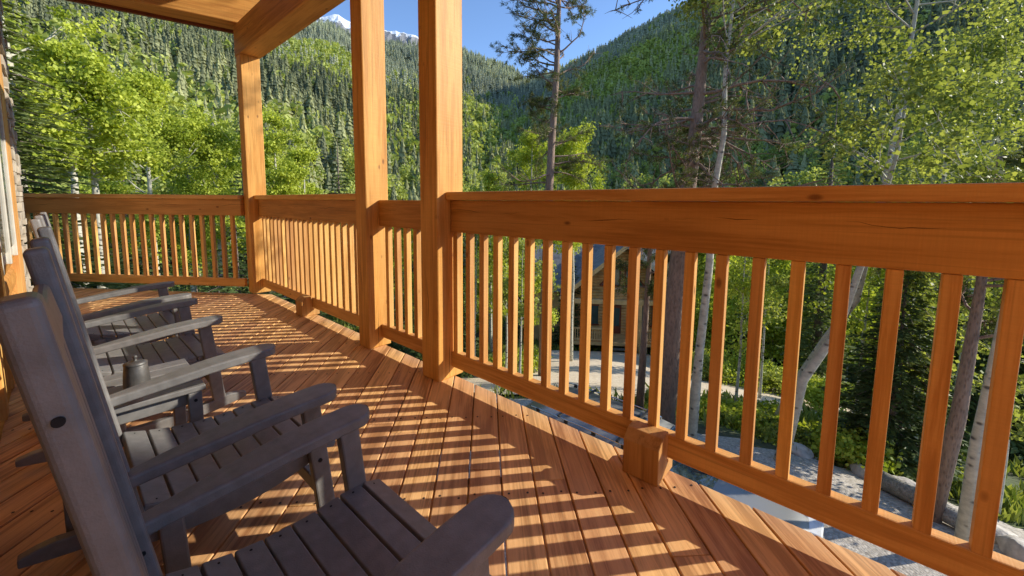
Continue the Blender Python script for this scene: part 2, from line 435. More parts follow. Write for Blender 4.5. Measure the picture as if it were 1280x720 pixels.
rv2 = [v+Vector((0, 0, .06)) for v in rv]
mobj('ceiling_boards', rv+rv2, [(0, 1, 2, 3), (7, 6, 5, 4), (0, 4, 5, 1), (1, 5, 6, 2), (2, 6, 7, 3), (3, 7, 4, 0)], W_X, roof)
mobj('roof_shingles', [v+Vector((0, 0, .064)) for v in rv]+[v+Vector((0, 0, .10)) for v in rv], [(0, 1, 2, 3), (7, 6, 5, 4), (0, 4, 5, 1), (1, 5, 6, 2), (2, 6, 7, 3), (3, 7, 4, 0)], M_ROOF, roof)
for s_ in np.arange(-3.5, 5.2, 1.2):
    m2 = MB(); m2.bar(SD(s_, -.3, 4.12), SD(s_, 2.1, 4.03), .09, .2); m2.build('rafter', W_X, roof, bev=.006)

# ------------------------------------------------------------------ railings
bal_mesh = None
def railing(s0, s1, cap, label, rz=RZ_S, origin=Vector((0, 0, 0)), dc=1.75, pitch=.1245, first=None, bal_w=.041, width=.08, blocks=()):
    """local x runs along the rail, local y = -d"""
    root = empty('deck_railing', origin, rz, label, 'railing', 'cedar railing sections round the deck')
    L_ = s1-s0; cx = (s0+s1)/2
    board('top_beam', L_, width, .208, (cx, -dc, 1.108), W_BEAM, root, bev=.005)
    if cap: board('cap_board', L_, .168, .052, (cx, -dc-.002, 1.2395), W_X, root, bev=.006)
    board('bottom_rail', L_, .05, .108, (cx, -dc+.015*math.copysign(1, dc+.01), .135), W_X, root, bev=.006)
    proto = board('baluster', bal_w, bal_w, .817, (0, 0, 0), W_Z, root, bev=.003)
    n = int(L_/pitch); x = first if first is not None else s0+(L_-(n-1)*pitch)/2
    rr = random.Random(int(s0*10)+7)
    i = 0
    while x < s1-.03:
        b_ = proto if i == 0 else proto.copy()
        if i: col.objects.link(b_); b_.parent = root
        b_.location = (x+rr.uniform(-.002, .002), -dc+.016+rr.uniform(-.002, .002), .185+.4085+.001)
        b_.rotation_euler = (0, rr.uniform(-.003, .003), rr.uniform(-.03, .03))
        x += pitch; i += 1
    for (bs0, bs1) in blocks:
        # chamfered support block under the bottom rail
        d0, d1 = dc-.15, dc+.03
        pr = [(-d0, .002), (-d0, .158), (-(d0+.045), .198), (-(dc-.041), .204), (-(dc-.041), .066-.002), (-d1, .064), (-d1, .002)]
        m2 = MB(); n_ = len(pr)
        vs = [(bs0, y, z) for y, z in pr]+[(bs1, y, z) for y, z in pr]
        m2.add(vs, [tuple(range(n_)), tuple(range(2*n_-1, n_-1, -1))]+[(i_, n_+i_, n_+(i_+1) % n_, (i_+1) % n_) for i_ in range(n_)])
        o = m2.build('support_block', W_END, root, bev=.004)
        bm = bmesh.new(); bm.from_mesh(o.data); bmesh.ops.recalc_face_normals(bm, faces=bm.faces); bm.to_mesh(o.data); bm.free()
    return root
railing(-2.6, 2.034, True, 'long capped cedar railing running from the nearest post to the right of the picture', blocks=[(.567, .727)], first=-.315+.1225*(-17)-.03+.002, pitch=.1228, dc=1.75)
railing(2.218, 2.923, False, 'short uncapped cedar railing between the two closest posts', pitch=.126)
railing(3.092, 5.818, True, 'middle capped cedar railing between the middle post and the corner post', pitch=.125, blocks=[(4.27, 4.43)])
# far railing along the end of the deck, from the corner post to the house
p0 = Vector((-3.27, 5.375, 0)); ang = math.atan2(.1628, -.9867)   # heading left and slightly away
far = railing(-.16, 3.13, True, 'far cedar railing across the end of the deck, in shade', rz=ang, origin=p0, dc=0.0, pitch=.1435, width=.08)

# ------------------------------------------------------------------ the house on the left
house = empty('log_house', SD(0, -.28), 0, 'log sided house wall with window and stone column at the left edge', 'house')
house.location = (0, 0, 0)
def wallbox(name, s0, s1, d0, d1, z0, z1, mat, bev=.004, par=house, seg=2):
    m2 = MB(); c_ = SD((s0+s1)/2, (d0+d1)/2, (z0+z1)/2)
    return board(name, s1-s0, d1-d0, z1-z0, c_, mat, par, rot=(0, 0, RZ_S), bev=bev)
# log siding: rounded courses
m2 = MB()
def course(s0, s1, z, h=.2):
    prof = [(-.40, z), (-.315, z), (-.285, z+.03), (-.276, z+h/2), (-.285, z+h-.03), (-.315, z+h-.002), (-.40, z+h-.002)]
    vs = [SD(s0, d, zz) for d, zz in prof]+[SD(s1, d, zz) for d, zz in prof]
    n_ = len(prof)
    m2.add(vs, [(i, n_+i, n_+i+1, i+1) for i in range(n_-1)]+[tuple(range(n_)), tuple(range(2*n_-1, n_-1, -1))])
for i in range(-20, 20): course(-4, 3.40, .0+i*.2+.0)
for i in range(-20, 20): 
    if i*.2 < .7 or i*.2 >= 2.3 : course(4.12, 5.9, i*.2)
m2.build('wall', W_BEAM, house)
wallbox('door_jamb', 3.405, 3.52, -.40, -.25, .002, 2.4, W_Z)
wallbox('door_jamb', 3.95, 4.10, -.40, -.25, .002, 2.4, W_Z)
dr = wallbox('door', 3.53, 3.94, -.38, -.31, .01, 2.35, M_TRIMW)
wallbox('lintel', 3.40, 4.12, -.40, -.232, 2.402, 2.6, W_X)
wn = wallbox('window', 4.14, 5.62, -.39, -.275, .71, 2.25, M_TRIMW)
for a, b_ in ((4.22, 4.84), (4.92, 5.54)):
    gl = board('pane', b_-a, .012, 1.36, SD((a+b_)/2, -.268, 1.48), M_WIN, house, rot=(0, 0, RZ_S))
for s_ in (4.17, 4.88, 5.59): wallbox('window_mullion', s_-.03, s_+.03, -.28, -.25, .70, 2.26, M_TRIMW)
wallbox('window_casing', 5.70, 6.20, -.40, -.25, .0, 3.3, W_Z)
M_STONE = stone_mat('stacked_stone', (.42, .36, .28), (.62, .55, .44), 7, .8)
# stone column: stacked rough stones
m2 = MB(); rr = random.Random(11); z = .0
while z < 4.0:
    h = rr.uniform(.05, .12); s_ = 6.24
    while s_ < 7.22:
        w = rr.uniform(.16, .4); w = min(w, 7.23-s_)
        m2.box(0, 0, 0, 0, 0, 0)
        m2.v = m2.v[:-8]; m2.f = m2.f[:-6]
        dd = rr.uniform(-.02, .025)
        vs = [SD(s_+.004+i*(w-.008), -.45+(j)*(.195+dd), z+.003+k*(h-.006)) for i in (0, 1) for j in (0, 1) for k in (0, 1)]
        m2.add(vs, BOXF); s_ += w
    z += h
st = m2.build('stone_column', M_STONE, house, bev=.012)
wallbox('stone_core', 6.25, 7.2, -.48, -.29, -4.2, 3.98, simple('mortar', (.25, .23, .2), .95), 0)
for i in range(1): wallbox('wall_core', -4, 8.6, -.75, -.41, -4.2, 4.15, M_CONC, 0)

# ------------------------------------------------------------------ rocking chairs
def arm_mesh(side):
    # plan outline in (x forward, y), widening towards the rounded tip
    pts = []
    out = [(.055, .024), (.10, .026), (.18, .034), (.27, .044), (.36, .050), (.46, .053), (.55, .053)]
    for x, w in out: pts.append((x, -w))
    for k in range(1, 10):
        a = -math.pi/2+math.pi*k/10
        pts.append((.555+.05*math.cos(a), .053*math.sin(a)))
    for x, w in reversed(out): pts.append((x, w))
    n = len(pts)
    def zc(x): return .505+.045*min(1, max(0, (x-.05)/.33))+.012*max(0, (x-.38)/.2)-.004*max(0, (x-.5)/.1)
    m2 = MB()
    vs = [(x, y, zc(x)-.034) for x, y in pts]+[(x, y, zc(x)) for x, y in pts]
    # triangulate as strips across so the sweep bends cleanly
    fs = []
    m = len(out); half = n//2
    for i in range(half):
        j = n-1-i
        if i+1 < j-1+0 and i+1 <= j-1:
            if i+1 == j-1: fs.append((i, i+1, j)); fs.append((n+i, n+j, n+i+1))
            else:
                fs.append((i, i+1, j-1, j)); fs.append((n+i, n+j, n+j-1, n+i+1))
    fs += [(i, n+i, n+(i+1) % n, (i+1) % n) for i in range(n)]
    m2.add(vs, fs); return m2
def fixn(o):
    bm = bmesh.new(); bm.from_mesh(o.data); bmesh.ops.recalc_face_normals(bm, faces=bm.faces); bm.to_mesh(o.data); bm.free(); return o
def seat_z(x): return float(np.interp(x, [.10, .15, .22, .30, .40, .50, .56, .61], [.385, .368, .350, .339, .336, .345, .345, .328]))
def make_chair():
    root = empty('rocking_chair', (0, 0, 0), R(45), 'chair', 'rocking chair')
    o0 = Vector((-.0, 0, 0))
    for sgn in (-1, 1):
        y = sgn*.268
        # stile
        m2 = MB(); m2.bar((.092, y, .33), (-.030, y, 1.112), .046, .031, up=(1, 0, 0))
        st = fixn(m2.build('stile', M_CHAIR, root, bev=.009, seg=4))
        for (x, z) in ((-.012, .995), (.071, .462)):
            for q in (-1, 1):
                m3 = MB(); m3.tube([(x, y+q*.0225, z), (x, y+q*.026, z)], .0048, 14); m3.build('bolt', M_BOLT, st)
        a = fixn(arm_mesh(sgn).build('arm', M_CHAIR, root, loc=(0, sgn*.295, 0), bev=.010, seg=3))
        m2 = MB(); m2.bar((.575, sgn*.268, .06), (.525, sgn*.268, .528), .036, .058, up=(1, 0, 0))
        lg = fixn(m2.build('front_leg', M_CHAIR, root, bev=.006))
        m3 = MB(); m3.tube([(.548, sgn*.268-.0175, .30), (.548, sgn*.268-.0215, .30)], .007, 12)
        m3.build('bolt', M_BOLT, lg); m3 = MB(); m3.tube([(.548, sgn*.268+.0175, .30), (.548, sgn*.268+.0215, .30)], .007, 12); m3.build('bolt', M_BOLT, lg)
        m2 = MB(); m2.bar((.150, sgn*.262, .34), (.165, sgn*.262, .045), .036, .055, up=(1, 0, 0))
        fixn(m2.build('rear_leg', M_CHAIR, root, bev=.006))
        # seat side rail with curved lower edge
        xs = np.linspace(.10, .585, 14)
        top = [(x, seat_z(x)-.024) for x in xs]
        bot = [(x, .245+.055*((x-.30)/.28)**2 if x > .3 else .245+.02*((x-.3)/.2)**2) for x in xs]
        m2 = MB(); nn = len(xs)
        yy = sgn*.232
        vs = [(x, yy-.016, z) for x, z in top]+[(x, yy-.016, z) for x, z in bot]+[(x, yy+.016, z) for x, z in top]+[(x, yy+.016, z) for x, z in bot]
        fs = []
        for i in range(nn-1):
            fs += [(i, i+1, nn+i+1, nn+i), (2*nn+i, 3*nn+i, 3*nn+i+1, 2*nn+i+1), (i, 2*nn+i, 2*nn+i+1, i+1), (nn+i, nn+i+1, 3*nn+i+1, 3*nn+i)]
        fs += [(0, nn, 3*nn, 2*nn), (nn-1, 3*nn-1, 4*nn-1, 2*nn-1)]
        m2.add(vs, fs); fixn(m2.build('seat_rail', M_CHAIR, root, bev=.004))
        # rocker
        xs = np.linspace(-.155, .70, 22); vs = []
        for x in xs:
            zb = .27*(x-.26)**2+.002
            tp = 1-.55*max(0, (abs(x-.27)-.36)/.07) if abs(x-.27) > .36 else 1
            for dy in (-.019, .019):
                vs += [(x, sgn*.268+dy, zb), (x, sgn*.268+dy, zb+.058*tp)]
        fs = []
        for i in range(len(xs)-1):
            a_ = i*4; b_ = a_+4
            fs += [(a_, b_, b_+1, a_+1), (a_+2, a_+3, b_+3, b_+2), (a_+1, b_+1, b_+3, a_+3), (a_, a_+2, b_+2, b_)]
        fs += [(0, 1, 3, 2), (len(vs)-4, len(vs)-2, len(vs)-1, len(vs)-3)]
        m2 = MB(); m2.add(vs, fs); fixn(m2.build('rocker', M_CHAIR, root, bev=.005))
    # seat slats
    xs = np.arange(.128, .60, .0655)
    for i, x in enumerate(xs):
        z = seat_z(x); sl = math.atan2(seat_z(x+.02)-seat_z(x-.02), .04)
        m2 = MB()
        ww = .0612
        m2.box(0, 0, 0, ww, .512, .022, rot=Matrix.Rotation(-sl, 3, 'Y'))
        sltt = m2.build('seat_slat', M_CHAIR, root, loc=(x, 0, z-.011), bev=.004, seg=3)
        m3 = MB()
        for q in (-1, 1): m3.tube([(0, q*.234, .0105), (0, q*.234, .0118)], .0034, 8)
        m3.build('screw', M_BOLT, sltt)
    # back slats, crest and lower rail
    def bpnt(y, t, off=0): return Vector((.092-.122*t+off-.008, y, .33+.775*t))
    for y in np.linspace(-.19, .19, 6):
        m2 = MB(); m2.bar(bpnt(y, .16, .0), bpnt(y, .87, .0), .058, .016, up=(1, 0, 0))
        fixn(m2.build('back_slat', M_CHAIR, root, bev=.004))
    m2 = MB(); m2.bar(bpnt(-.236, .885, .003), bpnt(.236, .885, .003), .020, .075, up=(-.2, 0, 1)); fixn(m2.build('crest_rail', M_CHAIR, root, bev=.010, seg=3))
    m2 = MB(); m2.bar(bpnt(-.236, .14, -.02), bpnt(.236, .14, -.02), .024, .07, up=(-.2, 0, 1)); fixn(m2.build('lower_rail', M_CHAIR, root, bev=.006))
    m2 = MB(); m2.bar((.565, -.249, .165), (.565, .249, .165), .026, .055); fixn(m2.build('stretcher', M_CHAIR, root, bev=.005))
    m2 = MB(); m2.bar((.095, -.245, .135), (.095, .245, .135), .026, .055); fixn(m2.build('stretcher', M_CHAIR, root, bev=.005))
    return root
chair = make_chair()
chairs = [(.835, 0, 'dark grey rocking chair nearest the camera, its broad arm cut by the bottom edge', 0),
          (1.645, .0, 'grey rocking chair just beyond the nearest one, its seat half in sunlight', 0),
          (2.935, -.035, 'sunlit grey rocking chair just past the little side table', 0),
          (3.735, -.03, 'farthest pale grey rocking chair, at the end of the row near the far railing', 0)]
for i, (s_, d_, lab, rz) in enumerate(chairs):
    o = chair if i == 0 else copy_tree(chair)
    o.location = SD(s_, d_); o.rotation_euler = (0, 0, R(45)+R(rz))
    tag(o, lab, 'rocking chair', 'row of grey rocking chairs along the house wall')

# side table and jar
tab = empty('side_table', SD(2.17, .145), R(45), 'small grey slatted side table between two rocking chairs', 'table')
for i, y in enumerate(np.linspace(-.165, .165, 5)):
    board('table_slat', .42, .077, .022, (0, y, .439), M_CHAIR, tab, bev=.004)
for y in (-.16, .16): board('apron', .34, .024, .055, (0, y, .399), M_CHAIR, tab, bev=.003)
for x in (-.17, .17): board('apron', .024, .30, .055, (x, 0, .399), M_CHAIR, tab, bev=.003)
for x in (-.175, .175):
    for y in (-.19, .19):
        lg = board('leg', .045, .030, .425, (x, y*.97, .2135), M_CHAIR, tab, bev=.004)
        m3 = MB(); sg = 1 if y > 0 else -1; m3.tube([(0, sg*.014, .18), (0, sg*.0185, .18)], .006, 12); m3.build('bolt', M_BOLT, lg)
jar = empty('lidded_pot', SD(2.115, .165, .45), 0, 'small dark lidded pot with a knob, standing on the side table', 'pot')
jar.scale = (.74, .74, 1.0)
m2 = MB(); m2.lathe([(0, .001), (.050, .001), (.055, .008), (.056, .02), (.053, .06), (.048, .098), (.046, .101), (0, .101)], 40); m2.build('pot_body', M_IRON, jar, smooth=True)
m2 = MB(); m2.lathe([(.049, .1015), (.0495, .108), (.03, .114), (.008, .116), (.006, .124), (.010, .129), (.010, .134), (.004, .138), (0, .1385)], 40); m2.build('lid', M_IRON, jar, smooth=True)

# ------------------------------------------------------------------ car under the deck
def make_car():
    root = empty('parked_car', SD(2.35, 6.02, -4.07), RZ_S, 'silver sport utility car with roof rails parked on the gravel below the deck', 'car')
    # local x: +x is rear (towards +s), front at -x ; y across
    Lh = 2.35; W = .95
    sts = [(-2.38, .55, .72, .70), (-2.28, .40, .86, .84), (-1.9, .30, 1.00, .91), (-1.2, .28, 1.08, .94), (-.95, .28, 1.11, .95), (0, .28, 1.12, .95), (1.2, .28, 1.13, .95), (2.0, .32, 1.12, .93), (2.32, .42, 1.05, .88), (2.38, .55, .90, .84)]
    vs = []; n = 10
    for x, zb, zt, w in sts:
        pr = [(0, zb), (w*.9, zb), (w, zb+.15), (w, zb+(zt-zb)*.55), (w*.97, zt-.08), (w*.88, zt), (0, zt+.02)]
        ring = [(x, y, z) for y, z in pr]+[(x, -y, z) for y, z in pr[-2:0:-1]]
        vs += ring
    n = 12; fs = []
    for i in range(len(sts)-1):
        for k in range(n): fs.append((i*n+k, i*n+(k+1) % n, (i+1)*n+(k+1) % n, (i+1)*n+k))
    fs += [tuple(range(n)), tuple(range((len(sts)-1)*n, len(sts)*n))]
    m2 = MB(); m2.add(vs, fs); b_ = fixn(m2.build('body', M_CAR, root, smooth=True, bev=.02))
    # greenhouse
    gs = [(-1.0, 1.10, .86, 1.11, .8), (-.25, 1.10, .88, 1.64, .70), (.2, 1.10, .88, 1.69, .72), (1.6, 1.10, .88, 1.68, .72), (2.12, 1.10, .85, 1.60, .68), (2.3, 1.08, .8, 1.12, .78)]
    vs = []; fs = []
    for x, z0, w0, z1, w1 in gs:
        vs += [(x, w0, z0), (x, w1+.03, z1-.05), (x, w1-.05, z1), (x, 0, z1+.02), (x, -w1+.05, z1), (x, -w1-.03, z1-.05), (x, -w0, z0)]
    for i in range(len(gs)-1):
        for k in range(6): fs.append((i*7+k, i*7+k+1, (i+1)*7+k+1, (i+1)*7+k))
    m2 = MB(); m2.add(vs, fs); cab = fixn(m2.build('cabin_glass', M_GLASS, root, smooth=False))
    # roof skin and pillars
    vs = []; fs = []
    rsx = [(-.22, 1.652, .70), (.2, 1.70, .72), (1.6, 1.69, .72), (2.1, 1.615, .68)]
    for x, z, w in rsx: vs += [(x, w+.035, z-.055), (x, w-.05, z), (x, 0, z+.024), (x, -w+.05, z), (x, -w-.035, z-.055)]
    for i in range(3):
        for k in range(4): fs.append((i*5+k, i*5+k+1, (i+1)*5+k+1, (i+1)*5+k))
    m2 = MB(); m2.add(vs, fs); rf = m2.build('roof', M_CAR, root, smooth=True); fixn(rf)
    m = rf.modifiers.new('Solidify', 'SOLIDIFY'); m.thickness = .02; m.offset = 1
    board('sunroof', .62, .82, .012, (.25, 0, 1.748), M_GLASS, root, bev=.004)
    for sg in (-1, 1):
        for (a, b2) in (((-.98, .86*sg, 1.12), (-.24, .735*sg, 1.62)), ((.75, .905*sg, 1.11), (.8, .755*sg, 1.64)), ((1.75, .89*sg, 1.12), (1.9, .735*sg, 1.6)), ((2.26, .80*sg, 1.12), (2.1, .71*sg, 1.57))):
            m2 = MB(); m2.bar(a, b2, .03, .06); m2.build('pillar', M_CAR, root, bev=.008)
        # roof rail with feet
        m2 = MB(); m2.tube([(-.02, .655*sg, 1.71), (.06, .655*sg, 1.765), (1.0, .655*sg, 1.775), (1.9, .655*sg, 1.755), (1.98, .655*sg, 1.68)], .014, 8)
        rl_ = m2.build('roof_rail', M_CHROME, root, smooth=True)
        for x in (.1, .62, 1.15, 1.75):
            m3 = MB(); m3.box(x, .655*sg, 1.735, .07, .035, .07); m3.build('rail_foot', M_RUBBER, rl_, bev=.008)
        m2 = MB(); m2.box(-.8, 1.02*sg, 1.13, .10, .2, .13); m2.build('mirror', M_CAR, root, bev=.03)
        m2 = MB(); m2.box(-2.22, .64*sg, .83, .2, .36, .15); m2.build('headlight', M_LAMPW, root, bev=.02)
        m2 = MB(); m2.box(2.27, .74*sg, .92, .16, .22, .26); m2.build('taillight', M_LAMPR, root, bev=.02)
        for x in (-1.45, 1.45):
            m2 = MB(); m2.tube([(x, .74*sg, .35), (x, .965*sg, .35)], .35, 28); w_ = m2.build('wheel', M_RUBBER, root, bev=.02)
            m3 = MB(); m3.tube([(x, .96*sg, .35), (x, .975*sg, .35)], .22, 20); m3.build('rim', M_CHROME, w_)
    for x in (.2, 1.3):
        m2 = MB(); m2.bar((x, -.68, 1.80), (x, .68, 1.80), .05, .022); m2.build('crossbar', M_RUBBER, root, bev=.006)
    board('grille', .03, .8, .22, (-2.37, 0, .74), M_RUBBER, root, bev=.01)
    for y in (-.3, .3):
        m2 = MB(); m2.bar((-1.03, y-.3, 1.135), (-.72, y+.22, 1.335), .012, .02); m2.build('wiper', M_RUBBER, root)
    return root
car = make_car(); car.scale = (.98, .95, .93)

# ------------------------------------------------------------------ cabin across the drive
def make_cabin():
    cx, cy = 9.6, 27.0; zb = float(ground(cx, cy))-.1
    root = empty('log_cabin', (cx, cy, zb), R(-9), 'honey coloured log cabin with triangular gable windows and porch, across the driveway', 'house')
    # local -y faces the camera
    W = 3.4; D = 7.0
    def bx(name, x0, x1, y0, y1, z0, z1, mat, bev=0): return board(name, x1-x0, y1-y0, z1-z0, ((x0+x1)/2, (y0+y1)/2, (z0+z1)/2), mat, root, bev=bev)
    bx('foundation', -W, W, 0, D, 0, 1.1, M_CONC)
    m2 = MB()
    z = 1.1
    while z < 4.6:
        for (a, b_) in (((-W-.1, 0), (W+.1, 0)), ((-W, D), (-W, 0)), ((W, D), (W, 0))):
            m2.tube([(a[0], a[1], z+.11), (b_[0], b_[1], z+.11)], .118, 8)
        z += .215
    m2.build('wall', M_LOGS, root, smooth=True)
    m2 = MB(); z = 4.6; ap = 7.6
    while z < ap-.15:
        w = W*(ap-z-.1)/(ap-4.6)
        m2.tube([(-w, 0, z+.11), (w, 0, z+.11)], .118, 8); z += .215
    m2.build('gable', M_LOGS, root, smooth=True)
    # main roof
    sl = []
    for sg in (-1, 1):
        vs = [(0, -1.6, ap+.25), (0, D+.5, ap+.25), (sg*(W+.9), D+.5, 4.15), (sg*(W+.9), -1.6, 4.15)]
        vs += [(a, b_, c_+.16) for a, b_, c_ in vs]
        o = mobj('roof', vs, [(0, 1, 2, 3), (4, 7, 6, 5), (0, 3, 7, 4), (1, 5, 6, 2), (2, 6, 7, 3), (0, 4, 5, 1)], M_ROOF, root); fixn(o)
        m3 = MB(); m3.bar((0, -1.63, ap+.27), (sg*(W+.95), -1.63, 4.18), .05, .26, up=(0, 0, 1)); m3.build('fascia', M_TRIMW if sg > 0 else M_LOGS, root)
    # side wing with its roof ridge running left-right
    bx('wing', -W-3.0, -W-.05, 1.5, D, 0, 4.2, M_LOGS)
    vs = [(-W-3.4, .9, 4.1), (W+3.2, .9, 4.1), (W+3.2, 4.2, 7.3), (-W-3.4, 4.2, 7.3), (-W-3.4, 7.4, 4.1), (W+3.2, 7.4, 4.1)]
    mobj('roof', vs, [(0, 1, 2, 3), (3, 2, 5, 4), (0, 3, 4), (1, 5, 2)], M_ROOF, root)
    # gable windows: two triangles
    for sg in (-1, 1):
        vs = [(sg*.18, -.15, 4.9), (sg*1.55, -.15, 4.9), (sg*.18, -.15, 6.45)]
        vs2 = [(a, -.19, c_) for a, _, c_ in vs]
        o = mobj('window', vs+vs2, [(0, 1, 2), (3, 4, 5), (0, 1, 4, 3), (1, 2, 5, 4), (2, 0, 3, 5)], M_WIN, root); fixn(o)
        for a, b_ in ((0, 1), (1, 2), (2, 0)):
            m3 = MB(); m3.bar(Vector(vs[a])+Vector((0, -.05, 0)), Vector(vs[b_])+Vector((0, -.05, 0)), .09, .09); m3.build('window_frame', M_DOOR, o)
    # lower floor: door and windows
    d_ = bx('door', -.9, .0, -.16, -.1, 1.45, 3.5, M_DOOR); bx('door_glass', -.78, -.12, -.19, -.162, 2.0, 3.3, M_WIN)
    for x in (-2.6, .9, 2.1):
        bx('window', x, x+1.0, -.16, -.1, 2.1, 3.4, M_WIN); bx('window_frame', x-.06, x+1.06, -.145, -.09, 3.4, 3.5, M_DOOR); bx('window_frame', x-.06, x+1.06, -.145, -.09, 2.0, 2.1, M_DOOR)
    # porch
    bx('porch_floor', -W-.3, W+.3, -2.0, -.12, 1.2, 1.4, M_LOGS)
    for x in (-3.5, -1.4, .9, 3.5): bx('porch_post', x-.1, x+.1, -1.95, -1.75, 0, 4.35, M_LOGS)
    bx('porch_beam', -W-.3, W+.3, -1.98, -1.72, 4.0, 4.3, M_LOGS)
    for (x0, x1) in ((-3.4, -1.5), (1.0, 3.4)):
        o = bx('porch_rail', x0, x1, -1.9, -1.82, 2.25, 2.35, M_LOGS)
        bx('porch_rail', x0, x1, -1.9, -1.82, 1.5, 1.58, M_LOGS)
        m3 = MB()
        for x in np.arange(x0+.1, x1, .16): m3.box(x, -1.86, 1.91, .05, .04, .68)
        m3.build('porch_balusters', M_LOGS, root)
    for i in range(6): bx('step', -1.3, .75, -2.0-.3*(i+1), -2.0-.3*i+.03, 1.2-.2*(i+1), 1.2-.2*(i+1)+.06, M_STEP)
    for x in (-1.4, .85):
        m3 = MB(); m3.bar((x, -2.0, 1.25), (x, -3.85, .1), .08, .25); m3.build('stair_stringer', M_LOGS, root)
        m3 = MB(); m3.bar((x, -2.0, 2.3), (x, -3.8, 1.05), .06, .08); m3.bar((x, -3.75, 0), (x, -3.75, 1.15), .1, .1, up=(1, 0, 0)); m3.build('stair_rail', M_LOGS, root)
    return root
make_cabin()

# ------------------------------------------------------------------ vegetation generators
def fast_mesh(name, verts, nper, mat, tint, parent=None, loc=(0, 0, 0), rz=0):
    """verts: (n*nper,3) polygons of nper corners each, no sharing"""
    n = len(verts)//nper
    me = bpy.data.meshes.new(name)
    me.vertices.add(len(verts)); me.vertices.foreach_set('co', np.asarray(verts, np.float32).ravel())
    me.loops.add(len(verts)); me.loops.foreach_set('vertex_index', np.arange(len(verts), dtype=np.int32))
    me.polygons.add(n); me.polygons.foreach_set('loop_start', np.arange(0, len(verts), nper, dtype=np.int32))
    me.polygons.foreach_set('loop_total', np.full(n, nper, np.int32))
    me.update(calc_edges=True)
    a = me.attributes.new('tint', 'FLOAT', 'FACE'); a.data.foreach_set('value', np.asarray(tint, np.float32))
    me.materials.append(mat)
    o = bpy.data.objects.new(name, me); col.objects.link(o)
    if parent: o.parent = parent
    o.location = loc; o.rotation_euler = (0, 0, rz)
    return o
def rand_unit(rg, n):
    v = rg.normal(size=(n, 3)); return v/np.linalg.norm(v, axis=1, keepdims=True)
def leaf_quads(rg, c, size, flat=0.0):
    """diamond leaves at centres c"""
    n = len(c)
    a = rand_unit(rg, n); b = rand_unit(rg, n)
    if flat: a[:, 2] *= (1-flat); b[:, 2] *= (1-flat)
    a /= np.linalg.norm(a, axis=1, keepdims=True)
    b -= a*(a*b).sum(1, keepdims=True); b /= np.linalg.norm(b, axis=1, keepdims=True)
    sz = size*rg.uniform(.65, 1.25, (n, 1))
    v = np.stack([c-a*sz*.55, c+b*sz*.45, c+a*sz*.55, c-b*sz*.45], 1)
    return v.reshape(-1, 3)
def aspen_tree(name, label, base, H, crown_r, seed, trunk=None, r0=.12, crown0=.35, nclump=150, per=70, leaf=.075, cl=.42, mat=F_ASP, group=None, parent_loc=True, cat='tree', z0=None, limbs=18, shape='oval', spread=None):
    rg = np.random.default_rng(seed)
    z0 = float(ground(base[0], base[1]))-.1 if z0 is None else z0
    root = empty(name, (base[0], base[1], z0), 0, label, cat, group)
    if trunk is None:
        k = 9; t = np.linspace(0, 1, k)
        wob = np.cumsum(rg.normal(0, .02*H/9, (k, 2)), 0)
        trunk = [(wob[i, 0], wob[i, 1], t[i]*H*.95) for i in range(k)]
    trunk = [Vector(p) for p in trunk]
    m2 = MB()
    nT = len(trunk)
    rad = [max(.012, r0*(1-.88*(i/(nT-1))**1.0)) for i in range(nT)]
    rad[0] *= 1.25
    # subdivide trunk smoothly
    m2.tube(trunk, rad, 10)
    def at(t):
        f = t*(nT-1); i = min(int(f), nT-2); u_ = f-i
        return trunk[i].lerp(trunk[i+1], u_), rad[i]*(1-u_)+rad[i+1]*u_
    ends = []
    for i in range(limbs):
        t = crown0+(1-crown0)*((i+rg.uniform(0, 1))/limbs)*.97
        p, rr_ = at(min(t, .98))
        q = (t-crown0)/(1-crown0)
        prof = math.sin(math.pi*min(1, .22+.78*q))**.7 if shape == 'oval' else (1-q)**.8
        ln = crown_r*max(.25, prof)*rg.uniform(.7, 1.15)
        az = rg.uniform(0, 2*math.pi); up = rg.uniform(.25, .8)+.4*q
        d = Vector((math.cos(az), math.sin(az), up)); d.normalize()
        if spread: d = (d+Vector(spread)).normalized()
        pts = [p]; cur = p.copy(); dd = d.copy()
        for k in range(4):
            dd = (dd+Vector(rg.normal(0, .16, 3))).normalized()
            cur = cur+dd*ln/4; pts.append(cur.copy())
        rb = min(rr_*.5, .008+.012*ln)
        m2.tube(pts, [rb*(1-.8*k/4) for k in range(5)], 5, cap=False)
        for k in (1, 2, 3, 4): ends.append((pts[k], .5+.12*k))
        for sub in range(3):
            k = rg.integers(1, 4); s0 = pts[k]
            d2 = (dd+Vector(rg.normal(0, .7, 3))).normalized(); l2 = ln*rg.uniform(.25, .5)
            e1 = s0+d2*l2*.5+Vector(rg.normal(0, .04, 3)); e2 = s0+d2*l2
            m2.tube([s0, e1, e2], [rb*.45, rb*.3, rb*.12], 4, cap=False)
            ends.append((e1, .7)); ends.append((e2, 1.0))
    m2.build('trunk', B_ASP, root, smooth=True)
    E = np.array([list(e_[0]) for e_ in ends]); wt = np.array([e_[1] for e_ in ends]); wt /= wt.sum()
    pick = rg.choice(len(E), nclump, p=wt)
    cc = E[pick]+rg.normal(0, cl*.45, (nclump, 3))*[1, 1, .8]
    cs = rg.uniform(.5, 1.2, nclump)*cl; ct = rg.uniform(.1, .9, nclump)
    idx = np.repeat(np.arange(nclump), per)
    off = rg.normal(0, .5, (nclump*per, 3))*cs[idx][:, None]
    c = cc[idx]+off*[1, 1, .75]
    tint = np.clip(ct[idx]+rg.normal(0, .16, len(idx)), 0, 1)
    fast_mesh('crown', leaf_quads(rg, c, leaf), 4, mat, tint, root)
    return root
